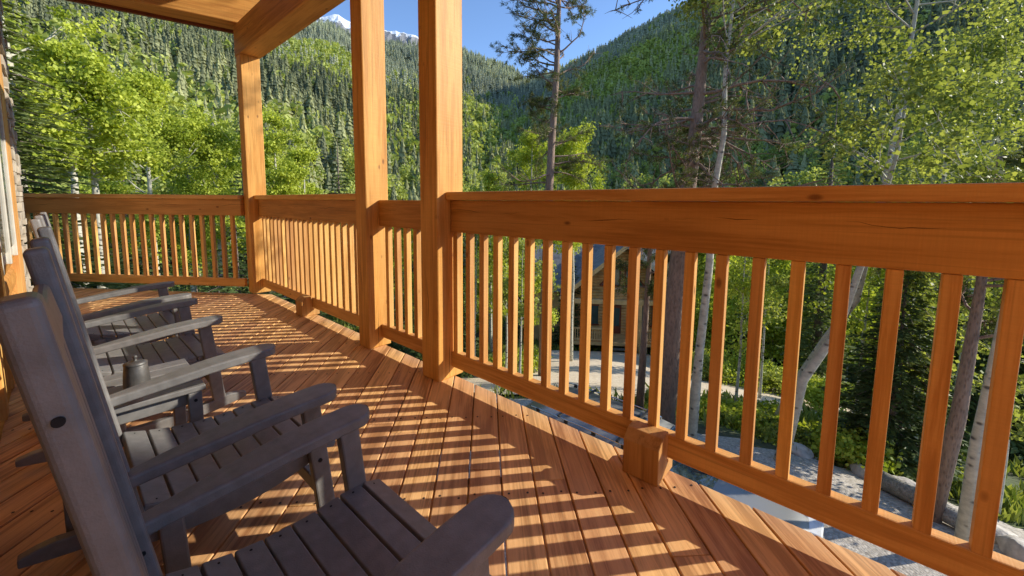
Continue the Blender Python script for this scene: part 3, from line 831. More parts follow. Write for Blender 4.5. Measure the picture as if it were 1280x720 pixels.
def spruce_tree(name, label, base, H, rad, seed, mat=F_SPR, group=None, r0=None, dens=1.0, needle=.16, crown0=.06, droop=.35, z0=None, gap=0.0):
    rg = np.random.default_rng(seed)
    z0 = float(ground(base[0], base[1]))-.1 if z0 is None else z0
    root = empty(name, (base[0], base[1], z0), 0, label, 'tree', group)
    r0 = r0 or .016*H
    m2 = MB(); m2.tube([(0, 0, 0), (.02*H*rg.normal()*.2, 0, H*.5), (0, 0, H*.98)], [r0, r0*.55, .01], 9)
    V = []; T = []
    lev = int(H/.22*dens**.5)
    for i in range(lev):
        t = crown0+(1-crown0)*i/lev
        z = t*H; q = (t-crown0)/(1-crown0)
        Lb = rad*(1-q)**.85*rg.uniform(.75, 1.12)+.06
        nb = int(5+4*(1-q)*dens)
        if rg.uniform() < gap: nb = max(2, nb//3)
        a0 = rg.uniform(0, 6.28)
        for k in range(nb):
            az = a0+6.283*k/nb+rg.normal(0, .25); ll = Lb*rg.uniform(.6, 1.12)
            dirv = np.array([math.cos(az), math.sin(az), 0]); side = np.array([-math.sin(az), math.cos(az), 0])
            ns = max(5, int(ll/.055*dens)); s = np.sqrt(rg.uniform(.03, 1, ns))
            drp = (-droop*s*s+.12*s+ (.18*np.clip(s-.7, 0, 1)))*ll
            c = dirv*(s*ll)[:, None]; c[:, 2] = z+drp+(q-.35)*.35*s*ll
            # side twig slivers spreading from the branch
            sg = rg.choice([-1, 1], ns)
            w = side*sg[:, None]*rg.uniform(.35, 1.1, ns)[:, None]+dirv*rg.uniform(.5, 1.2, ns)[:, None]; w[:, 2] -= rg.uniform(-.1, .45, ns)
            w /= np.linalg.norm(w, axis=1, keepdims=True)
            l2 = needle*rg.uniform(.6, 1.5, ns)*(1.25-.6*s)*(1+ll*.35)
            up = np.tile([0, 0, 1.0], (ns, 1))+rg.normal(0, .5, (ns, 3))
            wd = np.cross(w, up); wd /= np.linalg.norm(wd, axis=1, keepdims=True)
            wd *= (l2*.17)[:, None]
            tip = c+w*l2[:, None]; mid = c+w*(l2*.45)[:, None]
            V.append(np.stack([c, mid+wd, tip, mid-wd], 1).reshape(-1, 3))
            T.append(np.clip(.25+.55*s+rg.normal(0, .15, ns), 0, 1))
            if k % 2 == 0 and ll > .4:
                m2.tube([(0, 0, z), tuple(dirv*ll*.5+[0, 0, z-droop*.25*ll]), tuple(dirv*ll*.9+[0, 0, z-droop*.75*ll])], [.012+ll*.006, .01, .004], 4, cap=False)
    m2.build('trunk', B_SPR, root, smooth=True)
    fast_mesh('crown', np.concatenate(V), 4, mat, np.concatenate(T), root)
    return root
def pine_tree(name, label, base, trunk, r0, seed, limbs, group=None, tuft=.12, z0=None, mat=F_PIN, per=24, fill=1.0):
    """limbs: list of (t along trunk, azimuth deg, length, upward slope)"""
    rg = np.random.default_rng(seed)
    z0 = float(ground(base[0], base[1]))-.1 if z0 is None else z0
    root = empty(name, (base[0], base[1], z0), 0, label, 'tree', group)
    trunk = [Vector(p) for p in trunk]; nT = len(trunk)
    rad = [max(.02, r0*(1-.75*i/(nT-1))) for i in range(nT)]
    m2 = MB(); m2.tube(trunk, rad, 12)
    C = []; D = []
    for (t, azd, ln, up) in limbs:
        f = t*(nT-1); i = min(int(f), nT-2); p = trunk[i].lerp(trunk[i+1], f-i)
        az = math.radians(90-azd)
        dd = Vector((math.cos(az), math.sin(az), up)).normalized(); cur = p.copy(); pts = [p]
        for k in range(6):
            dd = (dd+Vector(rg.normal(0, .20, 3))+Vector((0, 0, .03))).normalized(); cur = cur+dd*ln/6; pts.append(cur.copy())
        rb = .012+.012*ln
        m2.tube(pts, [rb*(1-.8*k/6) for k in range(7)], 5, cap=False)
        for k in range(2, 7):
            for _ in range(3):
                d2 = (dd+Vector(rg.normal(0, .75, 3))).normalized(); l2 = ln*rg.uniform(.12, .34)
                m2.tube([pts[k], pts[k]+d2*l2*.5+Vector(rg.normal(0, .03, 3)), pts[k]+d2*l2], [rb*.35, rb*.22, .003], 4, cap=False)
                if rg.uniform() < fill:
                    for u_ in (.45, .7, .9, 1.0):
                        C.append(list(pts[k]+d2*l2*u_+Vector(rg.normal(0, .03, 3)))); D.append(list(d2))
            if rg.uniform() < fill: C.append(list(pts[k])); D.append(list(dd))
    C = np.array(C); D = np.array(D); n = len(C)
    idx = np.repeat(np.arange(n), per)
    dirs = rand_unit(rg, n*per)*.9+D[idx]*.8; dirs /= np.linalg.norm(dirs, axis=1, keepdims=True)
    c = C[idx]+rg.normal(0, tuft*.3, (n*per, 3)); ll = tuft*rg.uniform(.6, 1.2, (n*per, 1))
    w = np.cross(dirs, rand_unit(rg, n*per)); w /= np.linalg.norm(w, axis=1, keepdims=True); w *= ll*.10
    V = np.stack([c-w, c+w, c+dirs*ll], 1).reshape(-1, 3)
    ct = rg.uniform(.1, .9, n)
    m2.build('trunk', B_PINE, root, smooth=True)
    fast_mesh('crown', V, 3, mat, np.clip(ct[idx]+rg.normal(0, .15, n*per), 0, 1), root)
    return root
def P(az, r): a = math.radians(az); return (r*math.sin(a), r*math.cos(a))

# ------------------------------------------------------------------ hillside forest (uncountable)
rg = np.random.default_rng(1)
def cone_proto(seed, layers=6, k=6):
    q = np.random.default_rng(seed); V = []
    for i in range(layers):
        t = i/layers; z1 = .12+.80*t; r = .17*(1-t)**.85+.012
        a0 = q.uniform(0, 6.28)
        for j in range(k):
            a = a0+6.283*j/k+q.normal(0, .15); rr_ = r*q.uniform(.75, 1.25); hw = .62
            V += [(0, 0, z1+.20*(1-t*.5)), (rr_*math.cos(a-hw), rr_*math.sin(a-hw), z1+q.uniform(-.03, .03)), (rr_*1.1*math.cos(a+hw), rr_*1.1*math.sin(a+hw), z1-.02+q.uniform(-.03, .03))]
    return np.array(V)
def scatter(name, protos, nper, pos, hts, tints, mat, widths=None):
    V = []; T = []
    for pi, pr in enumerate(protos):
        sel = np.arange(len(pos)) % len(protos) == pi
        p = pos[sel]; h = hts[sel]; a = rg.uniform(0, 6.28, len(p)); w = (widths[sel] if widths is not None else h)
        ca, sa = np.cos(a), np.sin(a)
        x = (pr[None, :, 0]*ca[:, None]-pr[None, :, 1]*sa[:, None])*w[:, None]+p[:, 0, None]
        y = (pr[None, :, 0]*sa[:, None]+pr[None, :, 1]*ca[:, None])*w[:, None]+p[:, 1, None]
        z = pr[None, :, 2]*h[:, None]+p[:, 2, None]
        V.append(np.stack([x, y, z], -1).reshape(-1, 3))
        nf = len(pr)//nper
        T.append(np.clip(np.repeat(tints[sel], nf)+rg.normal(0, .07, len(p)*nf), 0, 1))
    o = fast_mesh(name, np.concatenate(V), nper, mat, np.concatenate(T))
    return o
def sample(n, az0, az1, r0, r1=None):
    az = rg.uniform(az0, az1, n); E, Rr = ridge(az)
    u_ = rg.uniform(0, 1, n); hi = Rr*1.02 if r1 is None else r1
    r = np.sqrt(r0**2+(hi**2-r0**2)*u_)
    x = r*np.sin(np.radians(az)); y = r*np.cos(np.radians(az))
    return x, y, r, az
def patchn(x, y): return np.sin(x*.018+2*np.sin(y*.009+1))+np.cos(y*.022+1.5*np.sin(x*.012))+.6*np.sin(x*.05+y*.04)
x, y, r, az = sample(34000, -62, 62, 105)
keep = rg.uniform(0, 1, len(x)) < np.clip(1.1-r/1500, .3, 1)
pn = patchn(x, y)
asp = (pn > 1.45) & (r < 520)
h = rg.uniform(6, 14, len(x))*np.where(az > 8, 1.05, 1)
con = keep & (~asp | (rg.uniform(0, 1, len(x)) < .4))
pos = np.stack([x, y, ground(x, y)-.5], -1)
tt = np.clip(.42+.16*pn+rg.normal(0, .17, len(x)), 0, 1)
F_FAR_HAZE = leafmat('far_conifers_painted_haze', (.24, .27, .22), (.54, .56, .38), .25, rough=.95)  # paler tone paints distance haze into the needle colour
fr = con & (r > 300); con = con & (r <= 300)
o = scatter('far_hillside_conifers', [cone_proto(i+40, 6, 6) for i in range(5)], 3, pos[fr], h[fr], tt[fr], F_FAR_HAZE, h[fr]*rg.uniform(.6, .95, fr.sum()))
tag(o, 'conifer forest high on the far mountainsides, haze painted into its colour', 'forest', kind='stuff')
o = scatter('hillside_conifers', [cone_proto(i, 9, 8) for i in range(5)], 3, pos[con], h[con], tt[con], F_HILL, h[con]*rg.uniform(.55, .95, con.sum()))
tag(o, 'dense conifer forest covering the steep mountainsides', 'forest', kind='stuff')
def blob_proto(seed, n=60, ls=.15):
    q = np.random.default_rng(seed)
    c = rand_unit(q, n)*q.uniform(.35, 1, (n, 1))**.5*[.26, .26, .40]; c[:, 2] += .56
    v = leaf_quads(q, c, ls); return v
sel = asp | ((rg.uniform(0, 1, len(x)) < .10) & (r < 420))
xa, ya, ra, aza = sample(2600, -62, 40, 66, 330)
pa = patchn(xa*1.1+40, ya*1.1); k2 = (pa > .1)
pos2 = np.concatenate([pos[sel], np.stack([xa, ya, ground(xa, ya)-.3], -1)[k2]])
h2 = rg.uniform(6.5, 11, len(pos2))
o = scatter('hillside_aspens', [blob_proto(i) for i in range(5)], 4, pos2, h2, rg.uniform(.1, .9, len(pos2)), F_HASP)
tag(o, 'pale green aspen groves scattered over the lower mountainsides', 'forest', kind='stuff')

# nearer slope with finer trees
xn, yn, rn, an = sample(1500, -62, 62, 48, 118)
sn = rg.uniform(0, 1, len(xn)) < .55
ps = np.stack([xn, yn, ground(xn, yn)-.3], -1)
hn = rg.uniform(6.5, 11.5, len(xn))
o = scatter('slope_conifers', [cone_proto(20+i, 15, 11) for i in range(4)], 3, ps[sn], hn[sn], rg.uniform(.15, .8, sn.sum()), F_HILL, hn[sn]*.9)
tag(o, 'mixed young conifers on the lowest slope beyond the clearing', 'forest', kind='stuff')
o = scatter('slope_aspens', [blob_proto(30+i, 420, .055) for i in range(4)], 4, ps[~sn], hn[~sn]*.9, rg.uniform(.1, .9, (~sn).sum()), F_HASP)
tag(o, 'fresh green aspens massed on the lowest slope beyond the clearing', 'forest', kind='stuff')
# snow peak behind
def snow_mat():
    m, nt, b = newmat('snowy_rock')
    tc = N(nt, 'ShaderNodeTexCoord'); sp = N(nt, 'ShaderNodeSeparateXYZ'); L(nt, tc.outputs['Object'], sp.inputs[0])
    n1 = N(nt, 'ShaderNodeTexNoise', i_Scale=.012, i_Detail=9.0, i_Roughness=.65); L(nt, tc.outputs['Object'], n1.inputs[0])
    f = math_(nt, 'ADD', math_(nt, 'DIVIDE', math_(nt, 'SUBTRACT', sp.outputs[2], 905), 130), math_(nt, 'MULTIPLY', math_(nt, 'SUBTRACT', n1.outputs[0], .5), 2.6))
    c = ramp(nt, f, [(.50, (.22, .22, .23)), (.60, (.80, .83, .88))])
    L(nt, c, b.inputs['Base Color']); b.inputs['Roughness'].default_value = .8
    bump(nt, b, n1.outputs[0], .8, 30); return m
pk_az = [-40, -30, -24, -20.4, -19, -17.4, -15, -13, -11, -9, -6, -2, 3, 8]
pk_el = [17, 19.2, 20.6, 21.9, 22.3, 21.7, 21.8, 21.4, 21.4, 21.1, 20.1, 19.0, 17.2, 15]
aa = np.arange(-40, 8.1, .5); rows = []
rgp = np.random.default_rng(9)
ra_ = rgp.normal(0, .09, len(aa))
for j, q in enumerate(np.linspace(0, 1, 22)):
    r_ = 1500+q*1050
    el = np.interp(aa, pk_az, pk_el)+ra_*q
    z = (1.2+2550*np.tan(np.radians(el)))*q**1.15+rgp.normal(0, 9, len(aa))*(0 if q in (0, 1) else 1)
    a = np.radians(aa); rows.append(np.stack([r_*np.sin(a), r_*np.cos(a), z], -1))
for q in (1.15, 1.5):
    z = rows[21][:, 2]*(1-(q-1)*1.3); r_ = 2550*q; a = np.radians(aa); rows.append(np.stack([r_*np.sin(a), r_*np.cos(a), z], -1))
V = np.concatenate(rows); n = len(aa)
o = mobj('mountain_peak', V, [(i*n+k, i*n+k+1, (i+1)*n+k+1, (i+1)*n+k) for i in range(len(rows)-1) for k in range(n-1)], snow_mat(), smooth=False)
tag(o, kind='structure')

# ------------------------------------------------------------------ individual trees
GL = 'aspens in bright leaf beyond the far railing'
def AT(az, r, H, cr, seed, label, **kw): return aspen_tree('aspen_tree', label, P(az, r), H, cr, seed, **kw)
AT(-47.0, 14.5, 13, 2.0, 21, 'tall aspen with a thick white trunk at the left edge, beside the drooping conifer', r0=.19, crown0=.45, nclump=224, per=89, leaf=.085, cl=0.34, group=GL, limbs=22)
AT(-43.6, 14.5, 8.6, 1.6, 22, 'aspen with twin white stems seen left of the far railing centre', r0=.15, crown0=.64, nclump=117, per=76, leaf=.085, cl=0.31, group=GL)
AT(-42.3, 14.8, 8.9, 1.5, 23, 'slender leaning white aspen right beside the twin stemmed one', r0=.14, crown0=.64, nclump=117, per=76, leaf=.085, cl=0.31, group=GL)
AT(-38.3, 19, 9.4, 1.9, 24, 'pointed bright aspen standing alone above the middle of the far railing', r0=.13, crown0=.3, nclump=204, per=89, leaf=.085, cl=0.34, group=GL)
AT(-35.2, 20.5, 8.4, 2.0, 25, 'round aspen just right of the pointed one', r0=.12, crown0=.25, nclump=204, per=82, leaf=.085, cl=0.37, group=GL)
AT(-32.6, 20, 8.3, 1.8, 26, 'aspen just left of the corner post', r0=.12, crown0=.25, nclump=194, per=82, leaf=.085, cl=0.34, group=GL)
AT(-26.6, 19, 8.9, 1.5, 27, 'tall bright aspen just right of the corner post', r0=.12, crown0=.28, nclump=185, per=89, leaf=.085, cl=0.31, group=GL)
AT(-23.6, 20.5, 7.9, 1.6, 28, 'aspen with forked pale stems between the corner post and the dark spruce', r0=.11, crown0=.3, nclump=165, per=82, leaf=.085, cl=0.31, group=GL)
AT(-10.8, 20, 6.8, 1.6, 29, 'low aspen showing between the two nearest posts', r0=.10, crown0=.2, nclump=156, per=76, leaf=.085, cl=0.31, group=GL)
AT(.8, 21, 10.4, 1.9, 30, 'small aspen just right of the nearest post', r0=.1, crown0=.25, nclump=156, per=76, leaf=.085, cl=0.31, group='aspens above the long railing')
AT(6.2, 20, 12.2, 2.5, 31, 'bushy yellow green aspen behind the thin tall pine', r0=.12, crown0=.2, nclump=234, per=95, leaf=.085, cl=0.34, group='aspens above the long railing')
AT(12.6, 19.5, 11.8, 2.3, 32, 'rounded aspen immediately right of the thin tall pine', r0=.12, crown0=.5, nclump=234, per=95, leaf=.085, cl=0.34, group='aspens above the long railing')
spruce_tree('spruce_tree', 'dark drooping conifer filling the left edge of the view', P(-49.5, 11.5), 11.5, 2.3, 41, mat=F_SPL, dens=3.2, needle=.10, r0=.2, droop=.3)
spruce_tree('spruce_tree', 'dark spruce between the corner post and the middle post', P(-19.6, 22), 9.2, 1.5, 42, dens=1.3, needle=.2)
spruce_tree('spruce_tree', 'pale green spruce beyond the long railing, right of the leaning pine', P(42.2, 24), 14.5, 1.6, 43, mat=F_SPL, dens=1.1, needle=.22, droop=.25)
spruce_tree('spruce_tree', 'young dark spruce rising from the slope behind the balusters on the right', P(49.0, 12.4), 5.9, 1.45, 44, dens=2.6, needle=.13, r0=.07, crown0=.03)
spruce_tree('spruce_tree', 'dark broad spruce at the right edge below the aspen leaves', P(55.0, 21), 11.0, 3.2, 45, mat=F_SPL, dens=1.5, needle=.18)
spruce_tree('spruce_tree', 'shaded spruce at the far right behind the last balusters', P(58.5, 24), 11.5, 2.6, 46, dens=2.0, needle=.15)

rgl = random.Random(5)
def limbset(n, t0, t1, lmin, lmax, up=(-.1, .35)):
    return [(t0+(t1-t0)*(i+rgl.random())/n, rgl.uniform(0, 360), rgl.uniform(lmin, lmax), rgl.uniform(*up)) for i in range(n)]
# thin tall pine in front of the gap between the hills
b0 = P(8.7, 15)
pine_tree('pine_tree', 'thin tall pine with open dark branches standing against the sky', b0, [(0, 0, 0), (.02, 0, 3.5), (.08, 0, 6.5), (.16, 0, 9), (.30, .05, 11.5), (.34, .05, 13.8), (.32, 0, 15.5)], .21, 51,
          limbset(26, .40, .66, .9, 2.1, (-.3, .1))+limbset(40, .64, .99, 1.0, 2.3, (-.1, .45)), tuft=.10, per=16, fill=.6)
# broad pine right of it
b1 = P(26.2, 10.2)
pine_tree('pine_tree', 'thick rough barked pine leaning slightly, left of the forked aspen', b1, [(-.1, 0, 0), (.05, 0, 2.5), (.16, 0, 4.6), (.24, 0, 5.6), (.36, 0, 7.2), (.46, 0, 9.0), (.52, 0, 11.5)], .29, 52,
          limbset(48, .44, .72, 1.0, 2.6, (-.3, .15))+limbset(34, .66, .98, 1.2, 2.6, (-.2, .4)), tuft=.09, per=14, fill=.42)
b2 = P(53.6, 9.6)
pine_tree('pine_tree', 'dark straight pine trunk behind the right hand balusters', b2, [(-.15, .1, 0), (0, 0, 2.0), (.06, -.03, 4.0), (.1, -.05, 6.2)], .13, 53,
          limbset(14, .55, .98, .7, 1.4), tuft=.12, per=18, fill=.6)
b3 = P(22.6, 10.8)
pine_tree('pine_tree', 'brown pine trunk low behind the balusters beside the car', b3, [(0, 0, 0), (.05, 0, 2.2), (.1, 0, 4.4), (.1, 0, 5.6)], .115, 54, limbset(12, .5, .95, .5, 1.1), tuft=.11, per=16, fill=.5)
# pale aspens on the right
def lean(az_t, r_t, z_t, base):        # point on a trunk, relative to base
    x_, y_ = P(az_t, r_t); return (x_-base[0], y_-base[1], z_t)
zb = lambda b: float(ground(*b))-.1
ba = P(29.4, 9.2); g0 = -zb(ba)
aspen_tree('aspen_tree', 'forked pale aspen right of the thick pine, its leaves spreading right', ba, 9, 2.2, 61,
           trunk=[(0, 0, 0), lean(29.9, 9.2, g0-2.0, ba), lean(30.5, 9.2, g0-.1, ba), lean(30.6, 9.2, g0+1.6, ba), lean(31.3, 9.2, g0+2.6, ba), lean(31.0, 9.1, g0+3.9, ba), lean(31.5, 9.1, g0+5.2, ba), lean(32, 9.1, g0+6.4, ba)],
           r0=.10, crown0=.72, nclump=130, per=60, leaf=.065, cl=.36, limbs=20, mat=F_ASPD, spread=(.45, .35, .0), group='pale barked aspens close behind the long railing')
bb = P(38.6, 13.0); g0 = -zb(bb)
q_ = lambda z: g0+1.2+(z-1.2)*1.27
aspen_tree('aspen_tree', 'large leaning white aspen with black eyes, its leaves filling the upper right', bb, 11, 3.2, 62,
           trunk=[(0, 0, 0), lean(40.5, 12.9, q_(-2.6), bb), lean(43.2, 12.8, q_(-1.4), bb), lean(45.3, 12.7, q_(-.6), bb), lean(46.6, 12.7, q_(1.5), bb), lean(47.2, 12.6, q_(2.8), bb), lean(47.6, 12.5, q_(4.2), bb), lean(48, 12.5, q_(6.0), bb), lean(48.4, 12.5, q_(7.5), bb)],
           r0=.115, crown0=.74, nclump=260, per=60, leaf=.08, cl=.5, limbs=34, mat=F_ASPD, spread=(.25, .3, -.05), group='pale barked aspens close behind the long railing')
bc = P(39.6, 9.6); g0 = -zb(bc)
aspen_tree('aspen_tree', 'second leaning white aspen stem crossing just left of the large one', bc, 8, 1.5, 63,
           trunk=[(0, 0, 0), lean(41.2, 9.7, g0-2.3, bc), lean(44.0, 9.8, g0-1.2, bc), lean(46.3, 10.1, g0+.9, bc), lean(47.4, 10.2, g0+2.2, bc), lean(47.8, 10.3, g0+3.8, bc)],
           r0=.11, crown0=.7, nclump=60, per=50, leaf=.08, cl=.35, limbs=10, mat=F_ASPD, group='pale barked aspens close behind the long railing')
bd = P(54.9, 9.0); g0 = -zb(bd)
aspen_tree('aspen_tree', 'slim pale aspen trunk beside the dark pine trunk on the right', bd, 9, 2.2, 64,
           trunk=[(0, 0, 0), lean(54.9, 8.9, g0-2.3, bd), lean(55.3, 8.7, g0-.9, bd), lean(55.7, 8.6, g0+.4, bd), lean(55.9, 8.6, g0+1.3, bd)],
           r0=.085, crown0=.72, nclump=40, per=50, leaf=.07, cl=.25, limbs=8, mat=F_ASPD, group='pale barked aspens close behind the long railing')
for i, (az_, r_) in enumerate([(51.2, 12.5), (50.3, 14.0), (56.6, 11.5), (34.6, 13.5), (37.0, 17), (46.2, 14), (5.2, 13.5), (3.0, 14.5), (-1.5, 14.5)]):
    H_ = rgl.uniform(5.0, 7.0) if r_ > 11 else 5
    aspen_tree('young_aspen', 'slim young aspen sapling growing on the slope behind the balusters', P(az_, r_), min(H_, -float(ground(*P(az_, r_)))+.9), 1.0, 70+i, r0=.05, crown0=.35, nclump=60, per=45, leaf=.085, cl=.35, limbs=10, mat=F_ASP if i % 2 else F_ASPD, group='young aspens on the slope below the deck')

pine_tree('pine_tree', 'unseen dense crowned pine added out to the right to shade the near chairs', (14.0, 1.72), [(0, 0, 0), (.05, 0, 4), (0, 0, 8), (.05, .05, 11), (0, 0, 14.5)], .12, 55,
          limbset(60, .845, .995, .45, .85, (.0, .3)), tuft=.18, per=44, fill=1.0)  # unseen pine added off to the right, crown shaped to shade the near chairs
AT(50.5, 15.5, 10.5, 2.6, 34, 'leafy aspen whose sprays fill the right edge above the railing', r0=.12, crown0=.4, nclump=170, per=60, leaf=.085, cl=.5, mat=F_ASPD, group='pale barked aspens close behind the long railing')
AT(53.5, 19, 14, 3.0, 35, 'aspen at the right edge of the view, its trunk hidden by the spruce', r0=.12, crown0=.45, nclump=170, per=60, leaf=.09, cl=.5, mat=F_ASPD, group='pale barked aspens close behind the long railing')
# copies that thicken the wood behind
protoA = AT(-55, 25, 8.5, 2.0, 33, 'bushy aspen in the crowded wood behind the first trees', r0=.12, crown0=.2, nclump=170, per=60, leaf=.16, cl=.6, group='aspens in the wood behind')
protoB = spruce_tree('spruce_tree', 'dark spruce in the crowded wood behind the first trees', P(-30, 27), 9, 1.6, 47, dens=1.0, needle=.26, group='spruces in the wood behind')
rgc = random.Random(8)
def drop(proto, az_, r_, sc):
    o = copy_tree(proto); x_, y_ = P(az_, r_)
    o.location = (x_, y_, float(ground(x_, y_))-.15); o.scale = (sc, sc, sc*rgc.uniform(.92, 1.12)); o.rotation_euler = (0, 0, rgc.uniform(0, 6.28)); return o
for i in range(34):
    az_ = rgc.uniform(-52, -8); drop(protoA if rgc.random() < .38 else protoB, az_, rgc.uniform(25, 46), rgc.uniform(.55, .9))
for i in range(20):
    az_ = rgc.uniform(-4, 14); drop(protoA if rgc.random() < .6 else protoB, az_, rgc.uniform(26, 48), rgc.uniform(.55, .95))
for i in range(46):
    az_ = rgc.uniform(27, 62); r_ = rgc.uniform(17, 44)
    if r_*math.cos(R(az_)) < 20.5: r_ = 21/math.cos(R(az_))+rgc.uniform(0, 8)
    drop(protoA if rgc.random() < .5 else protoB, az_, r_, rgc.uniform(.75, 1.15))
for i in range(8):
    drop(protoB if i % 2 else protoA, rgc.uniform(14, 27), rgc.uniform(37, 50), rgc.uniform(1.0, 1.3))
# small dark conifers close under the far railing
protoC = spruce_tree('spruce_tree', 'short dark spruce in the thicket seen through the far railing', P(-40, 12.5), 4.3, 1.3, 48, dens=1.6, needle=.17, group='short spruces seen through the far railing')
for i, (az_, r_) in enumerate([(-47.5, 10.5), (-40, 16.5), (-37.5, 12.5), (-35, 13.5), (-33, 12), (-31, 15), (-28, 13.5), (-25, 16), (-16, 15), (-12, 16), (-6, 17), (-3.4, 15)]):
    drop(protoC, az_, r_, rgc.uniform(.75, .98))

# shrubs
def shrub(az_, r_, w, h_, seed, label, mat=F_ASP):
    rg2 = np.random.default_rng(seed); x_, y_ = P(az_, r_)
    root = empty('shrub', (x_, y_, float(ground(x_, y_))), 0, label, 'shrub', 'leafy shrubs along the driveway')
    n = 26; c = rg2.normal(0, .33, (n, 3))*[w, w, h_*.5]; c[:, 2] = np.abs(c[:, 2])+h_*.35
    m2 = MB()
    for k in range(n): m2.tube([(0, 0, 0), tuple(c[k]*.5+[0, 0, .05]), tuple(c[k])], [.02, .012, .004], 4, cap=False)
    m2.build('stems', B_SPR, root)
    idx = np.repeat(np.arange(n), 130); p = c[idx]+rg2.normal(0, .17, (len(idx), 3))*[w*.8, w*.8, h_*.6]
    p[:, 2] = np.abs(p[:, 2])
    fast_mesh('foliage', leaf_quads(rg2, p, .10), 4, mat, np.clip(rg2.uniform(.2, .8, n)[idx]+rg2.normal(0, .15, len(idx)), 0, 1), root)
sh = 'low bright green shrub beside the driveway bend'
for i, a in enumerate([(31, 20.5, 1.6, 1.3), (34, 20.5, 1.8, 1.5), (37, 21, 1.7, 1.4), (40, 20.5, 1.6, 1.3), (43, 18.5, 1.5, 1.3), (30.5, 12.3, 1.0, .42), (33.5, 12.4, 1.1, .42), (36.5, 12.2, 1.2, .42), (39.5, 11.8, 1.0, .42), (42.5, 11.6, 1.1, .42), (46, 11.4, 1, .9), (6, 16, 1.2, 1.0), (26.5, 22, 1.4, 1.2), (10.5, 33, 2, 2)]):
    shrub(*a, 200+i, sh, F_ASP if i % 3 else F_ASPD)
# ground plants (uncountable)
rg = np.random.default_rng(77)
n = 26000
az_ = rg.uniform(-55, 62, n); r_ = np.sqrt(rg.uniform(8.6**2, 34**2, n))
x_ = r_*np.sin(np.radians(az_)); y_ = r_*np.cos(np.radians(az_))
pl = np.sin(x_*.9+np.sin(y_*.7)*2)+np.sin(y_*1.1+1)+rg.normal(0, .7, n)
def inpoly(px, py, pts):
    c = np.zeros(len(px), bool); m = len(pts)
    for i in range(m):
        (x1, y1), (x2, y2) = pts[i], pts[(i+1) % m]
        cnd = ((y1 > py) != (y2 > py)) & (px < (x2-x1)*(py-y1)/(y2-y1+1e-9)+x1); c ^= cnd
    return c
GP = [(-3, 12.5), (-5, 6), (-4, 1), (2, -6), (14, -6), (12.2, 4.2), (8.4, 7.3), (5.2, 8.6), (2.8, 10.4)]
DP = [(-3, 12.0), (3.8, 11.2), (6.0, 12.8), (9.4, 12.6), (13, 11.5), (24, 10.5), (34, 14), (33, 18.5), (22, 15.5), (14.5, 15.4), (12.3, 19), (12, 25), (4, 25), (1.5, 18)]
ok = (~inpoly(x_, y_, GP)) & (~inpoly(x_, y_, DP)) & (pl > -.6)
x_, y_ = x_[ok], y_[ok]; n = len(x_); zz = ground(x_, y_)
per = 7; idx = np.repeat(np.arange(n), per)
c = np.stack([x_[idx], y_[idx], zz[idx]], -1)+rg.normal(0, .13, (n*per, 3))*[1, 1, 0]
hh = rg.uniform(.12, .42, (n*per, 1)); dr_ = np.concatenate([rg.normal(0, .35, (n*per, 2)), np.ones((n*per, 1))], 1)
w = rand_unit(rg, n*per)*[1, 1, 0]; w = w*hh*.14
V = np.stack([c-w*.4, c+dr_*hh*.55+w, c+dr_*hh, c+dr_*hh*.5-w], 1).reshape(-1, 3)
o = fast_mesh('grass_and_weeds', V, 4, F_GRASS, np.clip(rg.uniform(0, 1, n)[idx]+rg.normal(0, .1, n*per), 0, 1))
tag(o, 'rough grass and weeds covering the slope', 'grass', kind='stuff')

# boulders and fallen log at the edge of the gravel
M_ROCK = simple('granite', (.54, .49, .43), .95, noise=(5, .35), bmp=(14, .6, .04))
def boulder(az_, r_, sx, sy, sz, seed, label, zo=0):
    bm = bmesh.new(); bmesh.ops.create_icosphere(bm, subdivisions=4, radius=1)
    q = np.random.default_rng(seed); dirs = rand_unit(q, 26); cuts = q.uniform(.62, .98, 26)
    for v in bm.verts:
        p = np.array(v.co)
        for d, c_ in zip(dirs, cuts):
            t = p@d
            if t > c_: p = p-d*(t-c_)*.85
        p = p*(1+.03*math.sin(p[0]*9+seed)*math.sin(p[1]*8)+.02*math.sin(p[2]*21+p[0]*17))
        v.co = (p[0]*sx, p[1]*sy, p[2]*sz)
    me = bpy.data.meshes.new('boulder'); bm.to_mesh(me); bm.free(); me.materials.append(M_ROCK)
    o = bpy.data.objects.new('boulder', me); col.objects.link(o); x1, y1 = P(az_, r_)
    o.location = (x1, y1, float(ground(x1, y1))+sz*.35+zo); o.rotation_euler = (0, 0, q.uniform(0, 6))
    me.polygons.foreach_set('use_smooth', [True]*len(me.polygons))
    tag(o, label, 'boulder', 'boulders lining the gravel')
boulder(50.6, 10.4, .42, .32, .25, 1, 'pale grey boulder behind the fallen log')
boulder(56.6, 9.9, .40, .34, .24, 2, 'rounded boulder right of the fallen log')
boulder(58.6, 9.5, .38, .30, .26, 3, 'large boulder at the far right edge of the gravel')
boulder(54.4, 9.0, .22, .18, .12, 4, 'small flat rock in front of the fallen log')
boulder(47.6, 10.6, .34, .25, .2, 5, 'dark boulder at the foot of the young spruce')
boulder(51.8, 9.1, .16, .14, .1, 6, 'smallest stone lying on the gravel before the log')
boulder(41.5, 10.6, .3, .25, .2, 7, 'grey stone beside the leaning aspen')
p1 = P(48.6, 10.2); p2 = P(56.0, 9.4)
zl1 = float(ground(*p1))+.22; zl2 = float(ground(*p2))+.2
m2 = MB(); m2.tube([(p1[0], p1[1], zl1), ((p1[0]+p2[0])/2, (p1[1]+p2[1])/2+.03, (zl1+zl2)/2+.02), (p2[0], p2[1], zl2)], [.17, .155, .14], 14)
o = m2.build('fallen_log', B_LOG, smooth=True); tag(o, 'weathered grey fallen log lying among the boulders', 'log')

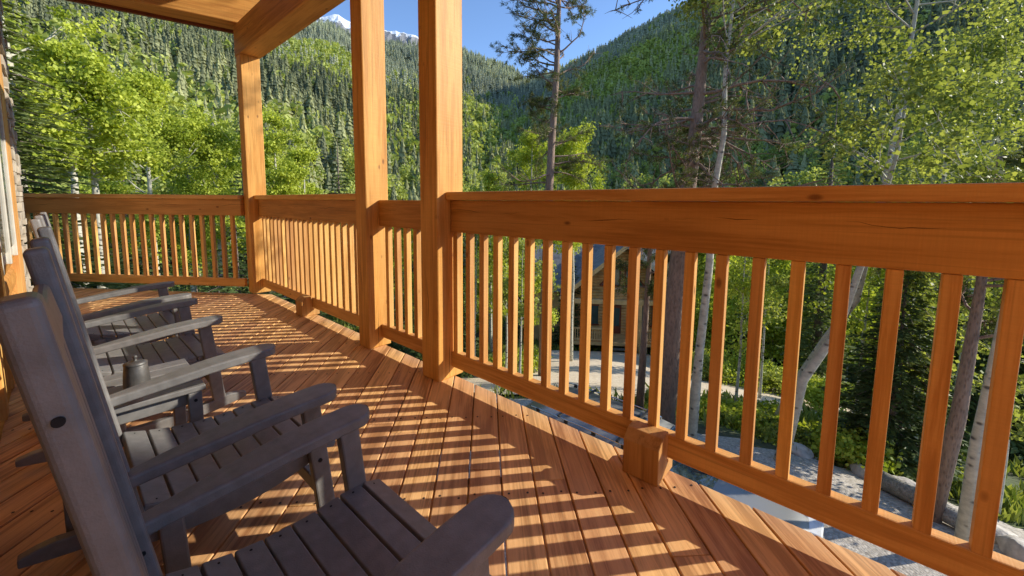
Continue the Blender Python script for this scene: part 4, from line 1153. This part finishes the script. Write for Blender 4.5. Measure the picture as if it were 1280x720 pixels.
# ------------------------------------------------------------------ light, sky, camera
SUN_AZ, SUN_EL = 85.0, 25.5          # bearing from +Y clockwise, elevation
w = bpy.data.worlds.new('World'); scene.world = w; w.use_nodes = True
nt = w.node_tree; bg = nt.nodes['Background']
sky = nt.nodes.new('ShaderNodeTexSky'); sky.sky_type = 'NISHITA'; sky.sun_disc = False
sky.sun_elevation = R(SUN_EL); sky.sun_rotation = R(SUN_AZ); sky.altitude = 2800; sky.air_density = 1.0; sky.dust_density = 0.0; sky.ozone_density = 3.3
nt.links.new(sky.outputs[0], bg.inputs[0]); bg.inputs[1].default_value = .30
sl = bpy.data.lights.new('sun', 'SUN'); sl.energy = 6.5; sl.angle = R(.5); sl.color = (1, .93, .79)
so = bpy.data.objects.new('sun', sl); col.objects.link(so)
d = Vector((math.sin(R(SUN_AZ))*math.cos(R(SUN_EL)), math.cos(R(SUN_AZ))*math.cos(R(SUN_EL)), math.sin(R(SUN_EL))))
so.rotation_euler = d.to_track_quat('Z', 'Y').to_euler(); so.location = (20, 2, 12)

cam = bpy.data.cameras.new('camera'); co = bpy.data.objects.new('camera', cam); col.objects.link(co); scene.camera = co
F_PX, CY = 497.0, 302.0
cam.sensor_width = 36; cam.lens = F_PX/1280*36; cam.shift_y = -(360-CY)/1280
cam.clip_start = .02; cam.clip_end = 12000
pt, ro, yw = R(5.58), R(.52), R(-3.85)
cp, sp = math.cos(pt), math.sin(pt)
M0 = Matrix(((1, 0, 0), (0, -sp, -cp), (0, cp, -sp)))
Rr = Matrix(((math.cos(ro), -math.sin(ro), 0), (math.sin(ro), math.cos(ro), 0), (0, 0, 1)))
Yw = Matrix(((math.cos(yw), math.sin(yw), 0), (-math.sin(yw), math.cos(yw), 0), (0, 0, 1)))
MM = Rr @ M0 @ Yw
rt, dn, fw = MM[0], MM[1], MM[2]
co.matrix_world = Matrix(((rt[0], -dn[0], -fw[0], 0), (rt[1], -dn[1], -fw[1], 0), (rt[2], -dn[2], -fw[2], 1.2), (0, 0, 0, 1)))
scene.view_settings.view_transform = 'Standard'; scene.view_settings.look = 'None'; scene.view_settings.exposure = 0
scene.render.engine = 'CYCLES'
scene.cycles.max_bounces = 10; scene.cycles.diffuse_bounces = 6; scene.cycles.transparent_max_bounces = 8
scene.cycles.use_denoising = True
